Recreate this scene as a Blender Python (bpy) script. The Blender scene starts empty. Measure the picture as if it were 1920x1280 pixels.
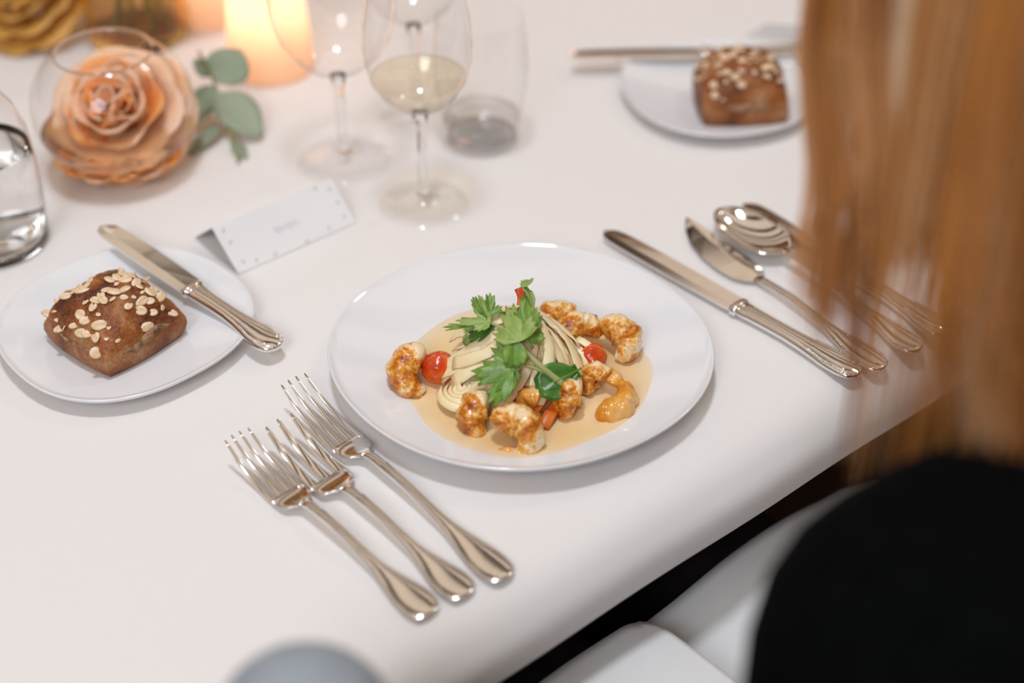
import bpy, math, random
from mathutils import Vector, Matrix, noise as mnoise
random.seed(7)
S = bpy.context.scene
COL = S.collection
T = 0.75                    # table top height
CAMZ = T + 0.682
FPX = 2850.0
PITCH = math.radians(38.0)

# ---------------------------------------------------------------- camera
cam_d = bpy.data.cameras.new('camera'); cam = bpy.data.objects.new('camera', cam_d); COL.objects.link(cam)
cam.location = (0, 0, CAMZ); cam.rotation_euler = (math.radians(90) - PITCH, 0, 0)
cam_d.sensor_width = 36.0; cam_d.lens = FPX * 36 / 1920
cam_d.clip_start = 0.02; cam_d.clip_end = 50
cam_d.dof.use_dof = True; cam_d.dof.focus_distance = 1.045; cam_d.dof.aperture_fstop = 2.1
S.camera = cam

# ---------------------------------------------------------------- world, lights, exposure
S.view_settings.view_transform = 'Standard'; S.view_settings.look = 'None'
S.view_settings.gamma = 1.0; S.view_settings.use_curve_mapping = False
S.view_settings.exposure = 0.06
world = bpy.data.worlds.new('world'); S.world = world; world.use_nodes = True
bg = world.node_tree.nodes['Background']; bg.inputs[0].default_value = (1.0, 0.79, 0.61, 1); bg.inputs[1].default_value = 0.68

def area(name, loc, target, size, power, color):
    d = bpy.data.lights.new(name, 'AREA'); d.shape = 'DISK'; d.size = size; d.energy = power; d.color = color
    o = bpy.data.objects.new(name, d); COL.objects.link(o); o.location = loc
    o.rotation_euler = (Vector(target) - Vector(loc)).to_track_quat('-Z', 'Y').to_euler()
    return o
area('ceiling_lamp_light', (-0.15, 0.75, 3.1), (0.0, 0.9, T), 0.34, 22, (0.82, 0.90, 1.0))
area('ceiling_lamp_light', (1.5, 2.2, 3.0), (0.2, 0.9, T), 0.3, 5, (1.0, 0.93, 0.84))
area('camera_side_light', (-0.7, -1.5, 2.7), (0.0, 0.7, T), 1.2, 32, (0.85, 0.91, 1.0))  # broad soft light added behind the camera, as from a bounced flash

# ---------------------------------------------------------------- picking helpers
CP, SP = math.cos(PITCH), math.sin(PITCH)
def at(px, py, z=0.0):
    """world point at height z above the table, on the sight line of a 1920x1280 pixel"""
    a = (px - 960) / FPX; b = -(py - 640) / FPX
    d = Vector((a, CP + SP * b, -SP + CP * b))
    t = (z - 0.682) / d.z
    return Vector((d.x * t, d.y * t, T + z))
def ray(px, py, depth):
    a = (px - 960) / FPX; b = -(py - 640) / FPX
    return Vector((a * depth, (CP + SP * b) * depth, CAMZ + (-SP + CP * b) * depth))
ANG = math.radians(40.0)
EA = Vector((math.cos(ANG), math.sin(ANG), 0)); EO = Vector((math.sin(ANG), -math.cos(ANG), 0))
P0 = at(975, 672, 0.0); P0.z = 0
def W(a, o, z):
    """table frame: a along the table edge, o outwards from the plate centre, z above the table top"""
    v = P0 + EA * a + EO * o; v.z = T + z
    return v
EDGE = 0.189               # outward distance of the table edge

# ---------------------------------------------------------------- materials
def mat(name, col, rough=0.5, metal=0.0, spec=0.5, **kw):
    m = bpy.data.materials.new(name); m.use_nodes = True
    b = m.node_tree.nodes['Principled BSDF']
    b.inputs['Base Color'].default_value = (*col, 1); b.inputs['Roughness'].default_value = rough
    b.inputs['Metallic'].default_value = metal; b.inputs['Specular IOR Level'].default_value = spec
    for k, v in kw.items(): b.inputs[k.replace('_', ' ')].default_value = v
    return m
def nd(m, typ, **inp):
    n = m.node_tree.nodes.new(typ)
    for k, v in inp.items(): n.inputs[k.replace('_', ' ')].default_value = v
    return n
def lk(m, a, b): m.node_tree.links.new(a, b)
def bsdf(m): return m.node_tree.nodes['Principled BSDF']
def noisy(m, stops, scale=40.0, detail=4.0, bump=0.0, bscale=None, dist=0.002, coord='Object', distortion=0.0):
    tc = nd(m, 'ShaderNodeTexCoord'); n = nd(m, 'ShaderNodeTexNoise', Scale=scale, Detail=detail, Distortion=distortion)
    lk(m, tc.outputs[coord], n.inputs['Vector'])
    r = nd(m, 'ShaderNodeValToRGB'); e = r.color_ramp.elements
    e[0].position = stops[0][0]; e[0].color = (*stops[0][1], 1); e[1].position = stops[-1][0]; e[1].color = (*stops[-1][1], 1)
    for p, c in stops[1:-1]:
        x = e.new(p); x.color = (*c, 1)
    lk(m, n.outputs['Fac'], r.inputs['Fac']); lk(m, r.outputs['Color'], bsdf(m).inputs['Base Color'])
    if bump:
        n2 = nd(m, 'ShaderNodeTexNoise', Scale=bscale or scale, Detail=6.0); lk(m, tc.outputs[coord], n2.inputs['Vector'])
        bp = nd(m, 'ShaderNodeBump', Strength=bump, Distance=dist)
        lk(m, n2.outputs['Fac'], bp.inputs['Height']); lk(m, bp.outputs['Normal'], bsdf(m).inputs['Normal'])
    return m
def thin_glass(name, tint=(1, 1, 1), refl=1.0, rough=0.02):
    m = bpy.data.materials.new(name); m.use_nodes = True; nt = m.node_tree; nt.nodes.remove(bsdf(m))
    out = nt.nodes['Material Output']; tr = nd(m, 'ShaderNodeBsdfTransparent', Color=(*tint, 1)); gl = nd(m, 'ShaderNodeBsdfGlossy', Roughness=rough)
    fr = nd(m, 'ShaderNodeLayerWeight', Blend=0.5); pw = nd(m, 'ShaderNodeMath'); pw.operation = 'POWER'; pw.inputs[1].default_value = 4.0
    mul = nd(m, 'ShaderNodeMath'); mul.operation = 'MULTIPLY_ADD'; mul.inputs[1].default_value = 0.55 * refl; mul.inputs[2].default_value = 0.045
    mx = nd(m, 'ShaderNodeMixShader'); lk(m, fr.outputs['Facing'], pw.inputs[0]); lk(m, pw.outputs[0], mul.inputs[0]); lk(m, mul.outputs[0], mx.inputs[0])
    lk(m, tr.outputs[0], mx.inputs[1]); lk(m, gl.outputs[0], mx.inputs[2]); lk(m, mx.outputs[0], out.inputs['Surface'])
    return m

M = {}
M['cloth'] = mat('white_linen', (0.84, 0.815, 0.80), 0.85, spec=0.15)
def cloth_weave(m, sc=900.0, st=0.25):
    tc = nd(m, 'ShaderNodeTexCoord'); w1 = nd(m, 'ShaderNodeTexWave', Scale=sc); w2 = nd(m, 'ShaderNodeTexWave', Scale=sc); w2.bands_direction = 'Y'
    lk(m, tc.outputs['Object'], w1.inputs['Vector']); lk(m, tc.outputs['Object'], w2.inputs['Vector'])
    ad = nd(m, 'ShaderNodeMath'); lk(m, w1.outputs['Fac'], ad.inputs[0]); lk(m, w2.outputs['Fac'], ad.inputs[1])
    bp = nd(m, 'ShaderNodeBump', Strength=st, Distance=0.0003); lk(m, ad.outputs[0], bp.inputs['Height']); lk(m, bp.outputs['Normal'], bsdf(m).inputs['Normal'])
cloth_weave(M['cloth'])
M['napkin'] = mat('napkin_linen', (0.80, 0.80, 0.80), 0.85, spec=0.15); cloth_weave(M['napkin'], 1200)
M['porcelain'] = mat('white_porcelain', (0.80, 0.81, 0.835), 0.08, spec=0.5)
M['porcelain'].node_tree.nodes['Principled BSDF'].inputs['Coat Weight'].default_value = 0.3
noisy(M['porcelain'], [(0.3, (0.795, 0.805, 0.83)), (0.7, (0.81, 0.82, 0.84))], scale=8)
M['silver'] = noisy(mat('polished_silver', (0.90, 0.88, 0.86), 0.12, 1.0), [(0.3, (0.87, 0.84, 0.82)), (0.7, (0.93, 0.91, 0.89))], scale=60)
M['blade'] = noisy(mat('blade_steel', (0.88, 0.86, 0.84), 0.08, 1.0), [(0.3, (0.84, 0.81, 0.79)), (0.7, (0.90, 0.88, 0.86))], scale=30)
M['glass'] = thin_glass('clear_thin_glass', (0.996, 0.996, 0.996), 1.3)
M['amber_glass'] = thin_glass('amber_thin_glass', (0.93, 0.78, 0.50), 1.0)
M['stem_glass'] = mat('solid_glass', (0.98, 0.98, 0.98), 0.0, Transmission_Weight=1.0, IOR=1.45)
M['water'] = mat('clear_water', (1, 1, 1), 0.0, Transmission_Weight=1.0, IOR=1.2)
M['bowl_water'] = mat('bowl_water', (1.0, 0.84, 0.58), 0.0, Transmission_Weight=1.0, IOR=1.15)  # amber reflections inside the bowl are put into the water colour
M['wine'] = thin_glass('white_wine', (0.992, 0.955, 0.87), 1.0)
M['still_water'] = thin_glass('still_water', (0.99, 0.99, 0.99), 1.6)
M['sauce'] = noisy(mat('cream_sauce', (0.72, 0.47, 0.20), 0.22, spec=0.5), [(0.35, (0.82, 0.58, 0.29)), (0.65, (0.86, 0.66, 0.38))], scale=30, bump=0.06, bscale=60, dist=0.002)
_m = M['sauce']; _tc = nd(_m, 'ShaderNodeTexCoord'); _vl = nd(_m, 'ShaderNodeVectorMath'); _vl.operation = 'LENGTH'; lk(_m, _tc.outputs['Object'], _vl.inputs[0])
_mr = nd(_m, 'ShaderNodeMapRange'); _mr.inputs['From Min'].default_value = 0.074; _mr.inputs['From Max'].default_value = 0.093; lk(_m, _vl.outputs['Value'], _mr.inputs['Value'])
_mc = nd(_m, 'ShaderNodeMix'); _mc.data_type = 'RGBA'; _src = bsdf(_m).inputs['Base Color'].links[0].from_socket
lk(_m, _mr.outputs[0], _mc.inputs[0]); lk(_m, _src, _mc.inputs[6]); _mc.inputs[7].default_value = (0.82, 0.72, 0.56, 1); lk(_m, _mc.outputs[2], bsdf(_m).inputs['Base Color'])
M['pasta'] = noisy(mat('egg_pasta', (0.80, 0.58, 0.33), 0.34, Subsurface_Weight=0.3), [(0.3, (0.93, 0.74, 0.42)), (0.7, (0.96, 0.84, 0.57))], scale=70)
bsdf(M['pasta']).inputs['Subsurface Radius'].default_value = (0.004, 0.002, 0.001)
def prawn_mat(name, stops, sa, sb, bump):
    m = mat(name, (0.7, 0.35, 0.1), 0.2, Coat_Weight=0.4, Subsurface_Weight=0.08)
    tc = nd(m, 'ShaderNodeTexCoord'); a = nd(m, 'ShaderNodeTexNoise', Scale=sa, Detail=3.0, Distortion=0.5); b = nd(m, 'ShaderNodeTexNoise', Scale=sb, Detail=8.0)
    lk(m, tc.outputs['Object'], a.inputs['Vector']); lk(m, tc.outputs['Object'], b.inputs['Vector'])
    mx = nd(m, 'ShaderNodeMix'); mx.inputs[0].default_value = 0.27; lk(m, a.outputs['Fac'], mx.inputs[2]); lk(m, b.outputs['Fac'], mx.inputs[3])
    r = nd(m, 'ShaderNodeValToRGB'); e = r.color_ramp.elements
    e[0].position, e[0].color = stops[0][0], (*stops[0][1], 1); e[1].position, e[1].color = stops[-1][0], (*stops[-1][1], 1)
    for p, c in stops[1:-1]: e.new(p).color = (*c, 1)
    lk(m, mx.outputs[0], r.inputs['Fac']); lk(m, r.outputs['Color'], bsdf(m).inputs['Base Color'])
    bp = nd(m, 'ShaderNodeBump', Strength=bump, Distance=0.0014); lk(m, b.outputs['Fac'], bp.inputs['Height']); lk(m, bp.outputs['Normal'], bsdf(m).inputs['Normal'])
    return m
M['prawn'] = prawn_mat('spiced_prawn', [(0.34, (0.26, 0.050, 0.003)), (0.42, (0.54, 0.15, 0.006)), (0.49, (0.76, 0.30, 0.022)), (0.54, (0.88, 0.52, 0.16)), (0.60, (0.93, 0.74, 0.48))], 80, 420, 0.55)
M['prawn_smooth'] = noisy(mat('glazed_prawn', (0.75, 0.4, 0.12), 0.18), [(0.32, (0.58, 0.17, 0.010)), (0.5, (0.78, 0.34, 0.04)), (0.68, (0.86, 0.56, 0.24))], scale=60, detail=3, bump=0.2, bscale=150, dist=0.001)
M['tomato'] = noisy(mat('roast_tomato', (0.7, 0.09, 0.02), 0.22), [(0.3, (0.42, 0.02, 0.008)), (0.5, (0.66, 0.075, 0.012)), (0.72, (0.78, 0.21, 0.02))], scale=55, detail=3, bump=0.35, bscale=120, dist=0.001)
M['pepper'] = noisy(mat('orange_pepper', (0.75, 0.16, 0.02), 0.3), [(0.3, (0.66, 0.09, 0.012)), (0.7, (0.82, 0.24, 0.03))], scale=60)
M['parsley'] = noisy(mat('parsley_green', (0.15, 0.3, 0.04), 0.38, Subsurface_Weight=0.05), [(0.3, (0.085, 0.21, 0.02)), (0.55, (0.17, 0.32, 0.045)), (0.8, (0.27, 0.40, 0.09))], scale=90, bump=0.5, bscale=300, dist=0.0006)
M['parsley_light'] = noisy(mat('parsley_pale', (0.25, 0.4, 0.08), 0.42), [(0.3, (0.20, 0.31, 0.05)), (0.7, (0.36, 0.47, 0.14))], scale=90, bump=0.4, bscale=300, dist=0.0006)
M['basil'] = noisy(mat('dark_herb', (0.05, 0.16, 0.02), 0.3), [(0.3, (0.028, 0.12, 0.008)), (0.7, (0.085, 0.24, 0.03))], scale=80, bump=0.3, bscale=200, dist=0.0006)
M['stem'] = noisy(mat('herb_stem', (0.35, 0.42, 0.12), 0.4), [(0.3, (0.30, 0.38, 0.10)), (0.7, (0.50, 0.52, 0.24))], scale=60)
M['crust'] = prawn_mat('rye_crust', [(0.36, (0.065, 0.014, 0.003)), (0.45, (0.21, 0.055, 0.008)), (0.53, (0.33, 0.105, 0.018)), (0.61, (0.40, 0.19, 0.075)), (0.70, (0.48, 0.30, 0.17))], 32, 380, 0.9)
bsdf(M['crust']).inputs['Roughness'].default_value = 0.45; bsdf(M['crust']).inputs['Coat Weight'].default_value = 0.0
M['crumb'] = noisy(mat('rye_crumb', (0.32, 0.18, 0.10), 0.8), [(0.35, (0.12, 0.05, 0.025)), (0.5, (0.32, 0.17, 0.085)), (0.7, (0.45, 0.29, 0.17))], scale=160, detail=5, bump=1.0, bscale=350, dist=0.002)
M['oat'] = noisy(mat('oat_flake', (0.80, 0.58, 0.36), 0.6), [(0.3, (0.72, 0.46, 0.23)), (0.7, (0.92, 0.78, 0.60))], scale=160)
M['card'] = noisy(mat('white_card', (0.83, 0.83, 0.84), 0.7, spec=0.2), [(0.3, (0.82, 0.82, 0.83)), (0.7, (0.85, 0.85, 0.855))], scale=20)
M['ink'] = mat('pale_blue_ink', (0.66, 0.70, 0.75), 0.7)
M['leaf_print'] = mat('grey_green_print', (0.60, 0.66, 0.61), 0.7)
M['wood'] = noisy(mat('dark_wood', (0.05, 0.022, 0.015), 0.4), [(0.3, (0.03, 0.012, 0.009)), (0.7, (0.075, 0.032, 0.022))], scale=12, distortion=1.5)
M['floor'] = noisy(mat('dark_floor', (0.035, 0.018, 0.012), 0.5), [(0.3, (0.02, 0.011, 0.008)), (0.7, (0.05, 0.025, 0.015))], scale=3, distortion=2)
M['wall'] = noisy(mat('warm_wall', (0.42, 0.24, 0.13), 0.8), [(0.3, (0.38, 0.21, 0.11)), (0.7, (0.46, 0.27, 0.15))], scale=2)
M['black'] = noisy(mat('black_knit', (0.002, 0.0024, 0.0026), 0.95, spec=0.03), [(0.3, (0.0014, 0.0017, 0.0019)), (0.7, (0.0028, 0.0032, 0.0034))], scale=90, bump=0.3, bscale=700, dist=0.001)
M['trouser'] = noisy(mat('black_trouser', (0.010, 0.008, 0.008), 0.8, spec=0.15), [(0.3, (0.008, 0.006, 0.006)), (0.7, (0.014, 0.010, 0.010))], scale=60)
M['skin'] = noisy(mat('skin', (0.66, 0.37, 0.25), 0.5, Subsurface_Weight=0.1), [(0.3, (0.62, 0.34, 0.23)), (0.7, (0.70, 0.41, 0.29))], scale=15)
M['grey_fabric'] = noisy(mat('blue_grey_fabric', (0.30, 0.34, 0.38), 0.8), [(0.3, (0.27, 0.31, 0.35)), (0.7, (0.33, 0.37, 0.41))], scale=50, bump=0.3, bscale=500)
M['rose'] = noisy(mat('peach_petal', (0.85, 0.45, 0.25), 0.6, Subsurface_Weight=0.1), [(0.3, (0.92, 0.50, 0.26)), (0.7, (0.95, 0.68, 0.50))], scale=25)
M['rose_deep'] = noisy(mat('orange_petal', (0.85, 0.3, 0.07), 0.55), [(0.3, (0.88, 0.27, 0.04)), (0.7, (0.93, 0.46, 0.16))], scale=25)
M['amber_petal'] = noisy(mat('amber_petal', (0.72, 0.40, 0.08), 0.6), [(0.3, (0.60, 0.31, 0.05)), (0.7, (0.82, 0.52, 0.16))], scale=30)
M['euca'] = noisy(mat('eucalyptus', (0.24, 0.30, 0.20), 0.6), [(0.3, (0.19, 0.25, 0.15)), (0.7, (0.31, 0.37, 0.27))], scale=30)
M['green_stem'] = noisy(mat('green_stem', (0.22, 0.25, 0.06), 0.5), [(0.3, (0.16, 0.19, 0.04)), (0.7, (0.30, 0.32, 0.10))], scale=40)
M['wax'] = noisy(mat('cream_wax', (0.9, 0.75, 0.55), 0.5, Subsurface_Weight=0.2), [(0.3, (0.88, 0.72, 0.5)), (0.7, (0.92, 0.79, 0.6))], scale=20)
def emit(name, col, s):
    m = mat(name, col, 0.5); b = bsdf(m); b.inputs['Emission Color'].default_value = (*col, 1); b.inputs['Emission Strength'].default_value = s; return m
M['flame'] = emit('flame', (1.0, 0.62, 0.22), 9)
# frosted votive glass lit from inside
vm = mat('frosted_votive', (0.96, 0.76, 0.62), 0.5); M['votive'] = vm
_tl = nd(vm, 'ShaderNodeBsdfTranslucent', Color=(0.97, 0.78, 0.64, 1)); _mx = nd(vm, 'ShaderNodeMixShader'); _mx.inputs[0].default_value = 0.65
lk(vm, bsdf(vm).outputs[0], _mx.inputs[1]); lk(vm, _tl.outputs[0], _mx.inputs[2]); lk(vm, _mx.outputs[0], vm.node_tree.nodes['Material Output'].inputs['Surface'])
# hair
hm = mat('golden_brown_hair', (0.42, 0.17, 0.045), 0.42); M['hair'] = hm
_tc = nd(hm, 'ShaderNodeAttribute'); _tc.attribute_name = 'tone'
_r = nd(hm, 'ShaderNodeValToRGB'); _e = _r.color_ramp.elements
_e[0].color = (0.17, 0.05, 0.011, 1); _e[1].color = (0.92, 0.70, 0.46, 1); _x = _e.new(0.5); _x.color = (0.68, 0.27, 0.055, 1)
lk(hm, _tc.outputs['Fac'], _r.inputs['Fac']); lk(hm, _r.outputs['Color'], bsdf(hm).inputs['Base Color'])

# ---------------------------------------------------------------- mesh helpers
def link(name, me, m=None, parent=None, loc=None):
    o = bpy.data.objects.new(name, me); COL.objects.link(o)
    if m is not None and not me.materials: me.materials.append(M[m] if isinstance(m, str) else m)
    if parent is not None: o.parent = parent
    if loc is not None: o.location = loc
    return o
def mesh(name, vs, fs, smooth=True):
    me = bpy.data.meshes.new(name); me.from_pydata([tuple(v) for v in vs], [], fs); me.update()
    if smooth: me.polygons.foreach_set('use_smooth', [True] * len(me.polygons))
    return me
def obj(name, geo, m, parent=None, loc=None, smooth=True):
    return link(name, mesh(name, geo[0], geo[1], smooth), m, parent, loc)
def tag(o, label=None, cat=None, group=None, kind=None):
    if label: o['label'] = label
    if cat: o['category'] = cat
    if group: o['group'] = group
    if kind: o['kind'] = kind
    return o
def thing(name, loc, label, cat, group=None, rz=0.0):
    o = bpy.data.objects.new(name, None); o.empty_display_size = 0.02; COL.objects.link(o)
    o.location = loc; o.rotation_euler = (0, 0, rz)
    return tag(o, label, cat, group)
def merge(*geos):
    V, F = [], []
    for v, f in geos:
        n = len(V); V += list(v); F += [tuple(i + n for i in q) for q in f]
    return V, F
def xf(geo, mtx): return [mtx @ Vector(v) for v in geo[0]], geo[1]
def subsurf(o, lv=1):
    s = o.modifiers.new('sub', 'SUBSURF'); s.levels = lv; s.render_levels = lv; return o
def solid(o, t, off=0.0):
    s = o.modifiers.new('solid', 'SOLIDIFY'); s.thickness = t; s.offset = off; return o
def box(cx, cy, cz, sx, sy, sz):
    v = [(cx + sx * x / 2, cy + sy * y / 2, cz + sz * z / 2) for z in (-1, 1) for y in (-1, 1) for x in (-1, 1)]
    return v, [(0, 2, 3, 1), (4, 5, 7, 6), (0, 1, 5, 4), (2, 6, 7, 3), (0, 4, 6, 2), (1, 3, 7, 5)]
def bevel(o, w=0.004, n=3):
    b = o.modifiers.new('bev', 'BEVEL'); b.width = w; b.segments = n; return o
def lathe(prof, n=64, shape=None, cap0=True, cap1=False):
    """prof: (r, z) list; shape(theta) scales the radius"""
    V, F, rows = [], [], []
    for r, z in prof:
        if r < 1e-6:
            rows.append([len(V)] * n); V.append((0, 0, z))
        else:
            rows.append(list(range(len(V), len(V) + n)))
            for k in range(n):
                a = 2 * math.pi * k / n; s = shape(a) if shape else 1.0
                V.append((r * s * math.cos(a), r * s * math.sin(a), z))
    for A, B in zip(rows, rows[1:]):
        for k in range(n):
            q = [A[k], A[(k + 1) % n], B[(k + 1) % n], B[k]]
            u = []
            for i in q:
                if i not in u: u.append(i)
            if len(u) > 2: F.append(tuple(u))
    return V, F
def tube(pts, rad, n=8, closed_ends=True, flat=None):
    """swept tube; rad a number or list; flat: list of (su, sv) scale per station"""
    pts = [Vector(p) for p in pts]; m = len(pts)
    R = rad if isinstance(rad, (list, tuple)) else [rad] * m
    V, F = [], []
    up = Vector((0, 0, 1)); t0 = (pts[1] - pts[0]).normalized()
    if abs(t0.dot(up)) > 0.95: up = Vector((0, 1, 0))
    u = (up - t0 * up.dot(t0)).normalized()
    for i in range(m):
        t = (pts[min(i + 1, m - 1)] - pts[max(i - 1, 0)]).normalized()
        u = (u - t * u.dot(t)).normalized(); w = t.cross(u)
        fu, fw = flat[i] if flat else (1, 1)
        for k in range(n):
            a = 2 * math.pi * k / n
            V.append(pts[i] + u * (R[i] * fu * math.cos(a)) + w * (R[i] * fw * math.sin(a)))
    for i in range(m - 1):
        for k in range(n):
            F.append((i * n + k, i * n + (k + 1) % n, (i + 1) * n + (k + 1) % n, (i + 1) * n + k))
    if closed_ends:
        F.append(tuple(range(n))[::-1]); F.append(tuple((m - 1) * n + k for k in range(n)))
    return V, F
def bar(st, n=12, p=2.6, y0=0.0):
    """loft along x; st: (x, half width, z centre, half thickness[, y offset])"""
    V, F = [], []
    for s in st:
        x, w, z, h = s[:4]; yo = s[4] if len(s) > 4 else y0
        for k in range(n):
            a = 2 * math.pi * (k + 0.5) / n; c, sn = math.cos(a), math.sin(a)
            V.append((x, yo + w * math.copysign(abs(c) ** (2 / p), c), z + h * math.copysign(abs(sn) ** (2 / p), sn)))
    for i in range(len(st) - 1):
        for k in range(n):
            F.append((i * n + k, (i + 1) * n + k, (i + 1) * n + (k + 1) % n, i * n + (k + 1) % n))
    F.append(tuple(range(n))); F.append(tuple((len(st) - 1) * n + k for k in range(n))[::-1])
    return V, F
def interp(tab, t):
    """monotone cubic through a (position, value) table"""
    n = len(tab)
    if t <= tab[0][0]: return tab[0][1]
    if t >= tab[-1][0]: return tab[-1][1]
    d = [(tab[k + 1][1] - tab[k][1]) / (tab[k + 1][0] - tab[k][0]) for k in range(n - 1)]
    def m(k):
        if k == 0: return d[0]
        if k == n - 1: return d[-1]
        return 0.0 if d[k - 1] * d[k] <= 0 else 2 * d[k - 1] * d[k] / (d[k - 1] + d[k])
    for k in range(n - 1):
        if t <= tab[k + 1][0]:
            h = tab[k + 1][0] - tab[k][0]; u = (t - tab[k][0]) / h
            return (2 * u ** 3 - 3 * u * u + 1) * tab[k][1] + (u ** 3 - 2 * u * u + u) * h * m(k) + (3 * u * u - 2 * u ** 3) * tab[k + 1][1] + (u ** 3 - u * u) * h * m(k + 1)
def spline(pts, n):
    """Catmull-Rom through pts"""
    P = [Vector(p) for p in pts]; P = [P[0] * 2 - P[1]] + P + [P[-1] * 2 - P[-2]]; out = []
    segs = len(P) - 3
    for i in range(n):
        s = i / (n - 1) * segs; k = min(int(s), segs - 1); t = s - k; a, b, c, d = P[k:k + 4]
        out.append(0.5 * ((2 * b) + (c - a) * t + (2 * a - 5 * b + 4 * c - d) * t * t + (3 * b - a - 3 * c + d) * t ** 3))
    return out
def frame_mtx(x, nrm, loc):
    x = Vector(x).normalized(); nrm = Vector(nrm); z = (nrm - x * nrm.dot(x)).normalized(); y = z.cross(x)
    m = Matrix((x, y, z)).transposed().to_4x4(); m.translation = loc
    return m

# ================================================================ setting
fl = obj('floor', box(0, 1, -0.05, 9, 9, 0.1), 'floor', smooth=False); tag(fl, kind='structure')
for nm, b in (('wall_back', box(0, 5.45, 1.5, 9, 0.1, 3)), ('wall_left', box(-4.45, 1, 1.5, 0.1, 8.8, 3)), ('wall_right', box(4.45, 1, 1.5, 0.1, 8.8, 3)), ('wall_front', box(0, -3.45, 1.5, 9, 0.1, 3))):
    tag(obj(nm, b, 'wall', smooth=False), kind='structure')

for k, y in enumerate((-1.9, -0.7, 0.5, 1.7, 2.9, 4.1)):          # unseen dark beams overhead, added for brown bands in the metal reflections
    tag(obj('reflection_beam_%d' % (k + 1), box(0, y + 0.35, 3.3, 8.8, 0.30, 0.22), 'wood', smooth=False), kind='structure')

# ---------------------------------------------------------------- table and cloth
TL0, TL1, TW = -1.35, 1.75, 1.55         # along range, width
tb = thing('dining_table', (P0.x, P0.y, 0), 'long dark wooden dining table under the white cloth', 'table', rz=ANG)
# local x = along, local -y = outwards
bo = obj('tabletop', box((TL0 + TL1) / 2, -(EDGE - TW / 2), T - 0.017, TL1 - TL0 - 0.09, TW - 0.09, 0.028), 'wood', tb, smooth=False)
for x in (TL0 + 0.12, TL1 - 0.12):
    for y in (-(EDGE - 0.25), -(EDGE - TW + 0.25)):
        obj('leg', box(x, y, (T - 0.031) / 2, 0.07, 0.07, T - 0.031), 'wood', tb, smooth=False)
def cloth():
    prof = []                            # (distance inwards from edge, z, edge weight)
    for i in range(40): prof.append((TW - 0.04 - (TW - 0.08) * (i / 39) ** 0.6, 0.0, 0.0))
    r = 0.038
    for i in range(1, 9):
        a = math.pi / 2 * i / 8; prof.append((0.038 - r * math.sin(a), -r * (1 - math.cos(a)), i / 8))
    prof += [(0.0, -0.044, 1), (0.001, -0.049, 1), (0.004, -0.053, 0.8), (0.012, -0.0545, 0.5), (0.03, -0.052, 0.2), (0.09, -0.045, 0)]
    nx = 320; V, F = [], []
    for i in range(nx + 1):
        a = TL0 + (TL1 - TL0) * i / nx
        wob = 0.0015 * math.sin(a * 11 + 0.6) + 0.0008 * math.sin(a * 31)
        hem = 0.004 * math.sin(a * 7 + 1.9) + 0.001 * math.sin(a * 19)
        for d, z, w in prof:
            o = EDGE - d
            zz = z + (hem * w if z < -0.02 else 0)
            dz = 0.0
            if w == 0 and z == 0:
                dz = 0.0007 * math.exp(-((o - 0.145 - 0.01 * math.sin(a * 3)) / 0.006) ** 2) + 0.0006 * math.exp(-((o + 0.42) / 0.006) ** 2)
                dz += 0.00025 * mnoise.noise((a * 6, o * 6, 0))
            V.append((a, -(o + wob * w), T + zz + dz))
    n = len(prof)
    for i in range(nx):
        for k in range(n - 1):
            F.append((i * n + k, i * n + k + 1, (i + 1) * n + k + 1, (i + 1) * n + k))
    return V, F
tc_ = obj('tablecloth', cloth(), 'cloth'); tc_.location = (P0.x, P0.y, 0); tc_.rotation_euler = (0, 0, ANG)
tag(tc_, 'white linen tablecloth covering the whole table with a rounded draped edge', 'tablecloth')

# ---------------------------------------------------------------- plates
def squircle(p, rot=0.0, wob=0.0):
    def f(a):
        c, s = abs(math.cos(a - rot)), abs(math.sin(a - rot))
        return (c ** p + s ** p) ** (-1 / p) * (1 + wob * math.sin(3 * a + 0.7)) / 1.02
    return f
def plate(name, loc, R, prof, shape, label, group=None, oval=1.0):
    t = thing(name, loc, label, 'plate', group)
    b = obj('plate_body', lathe(prof, 128, shape), 'porcelain', t); b.scale = (1, oval, 1); return t
def coupe(R, h, flat):
    top = [(0, 0.0075), (flat * 0.6, 0.0078), (flat, 0.009)]
    for i in range(1, 13):
        t = i / 12; top.append((flat + (R - 0.001 - flat) * t, 0.009 + (h - 0.010) * (t ** 1.35)))
    rim = [(R, h), (R + 0.0008, h - 0.0015), (R - 0.0002, h - 0.0035)]
    bot = []
    for i in range(11, -1, -1):
        t = i / 12; bot.append((flat * 0.93 + (R - 0.002 - flat * 0.93) * t, 0.003 + (h - 0.0075) * (t ** 1.35)))
    foot = [(flat * 0.88, 0.0003), (flat * 0.8, 0.0), (flat * 0.77, 0.003), (0, 0.0035)]
    return top + rim + bot + foot
PC = at(976, 646, 0.022); PC.z = T
plate('dinner_plate', PC, 0.134, coupe(0.1352, 0.022, 0.074), squircle(2.12, 0.6), 'large white porcelain plate holding the pasta and prawns', oval=0.945)
BP = at(240, 626, 0.0)
plate('bread_plate', BP, 0.09, coupe(0.090, 0.0155, 0.048), squircle(2.3, 0.75, 0.008), 'small white bread plate at the left of the forks')
BP2 = at(1345, 186, 0.0)
plate('bread_plate', BP2, 0.09, coupe(0.090, 0.0155, 0.048), squircle(2.2, 0.3, 0.006), 'small white bread plate farther up the table near the hair')

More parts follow.
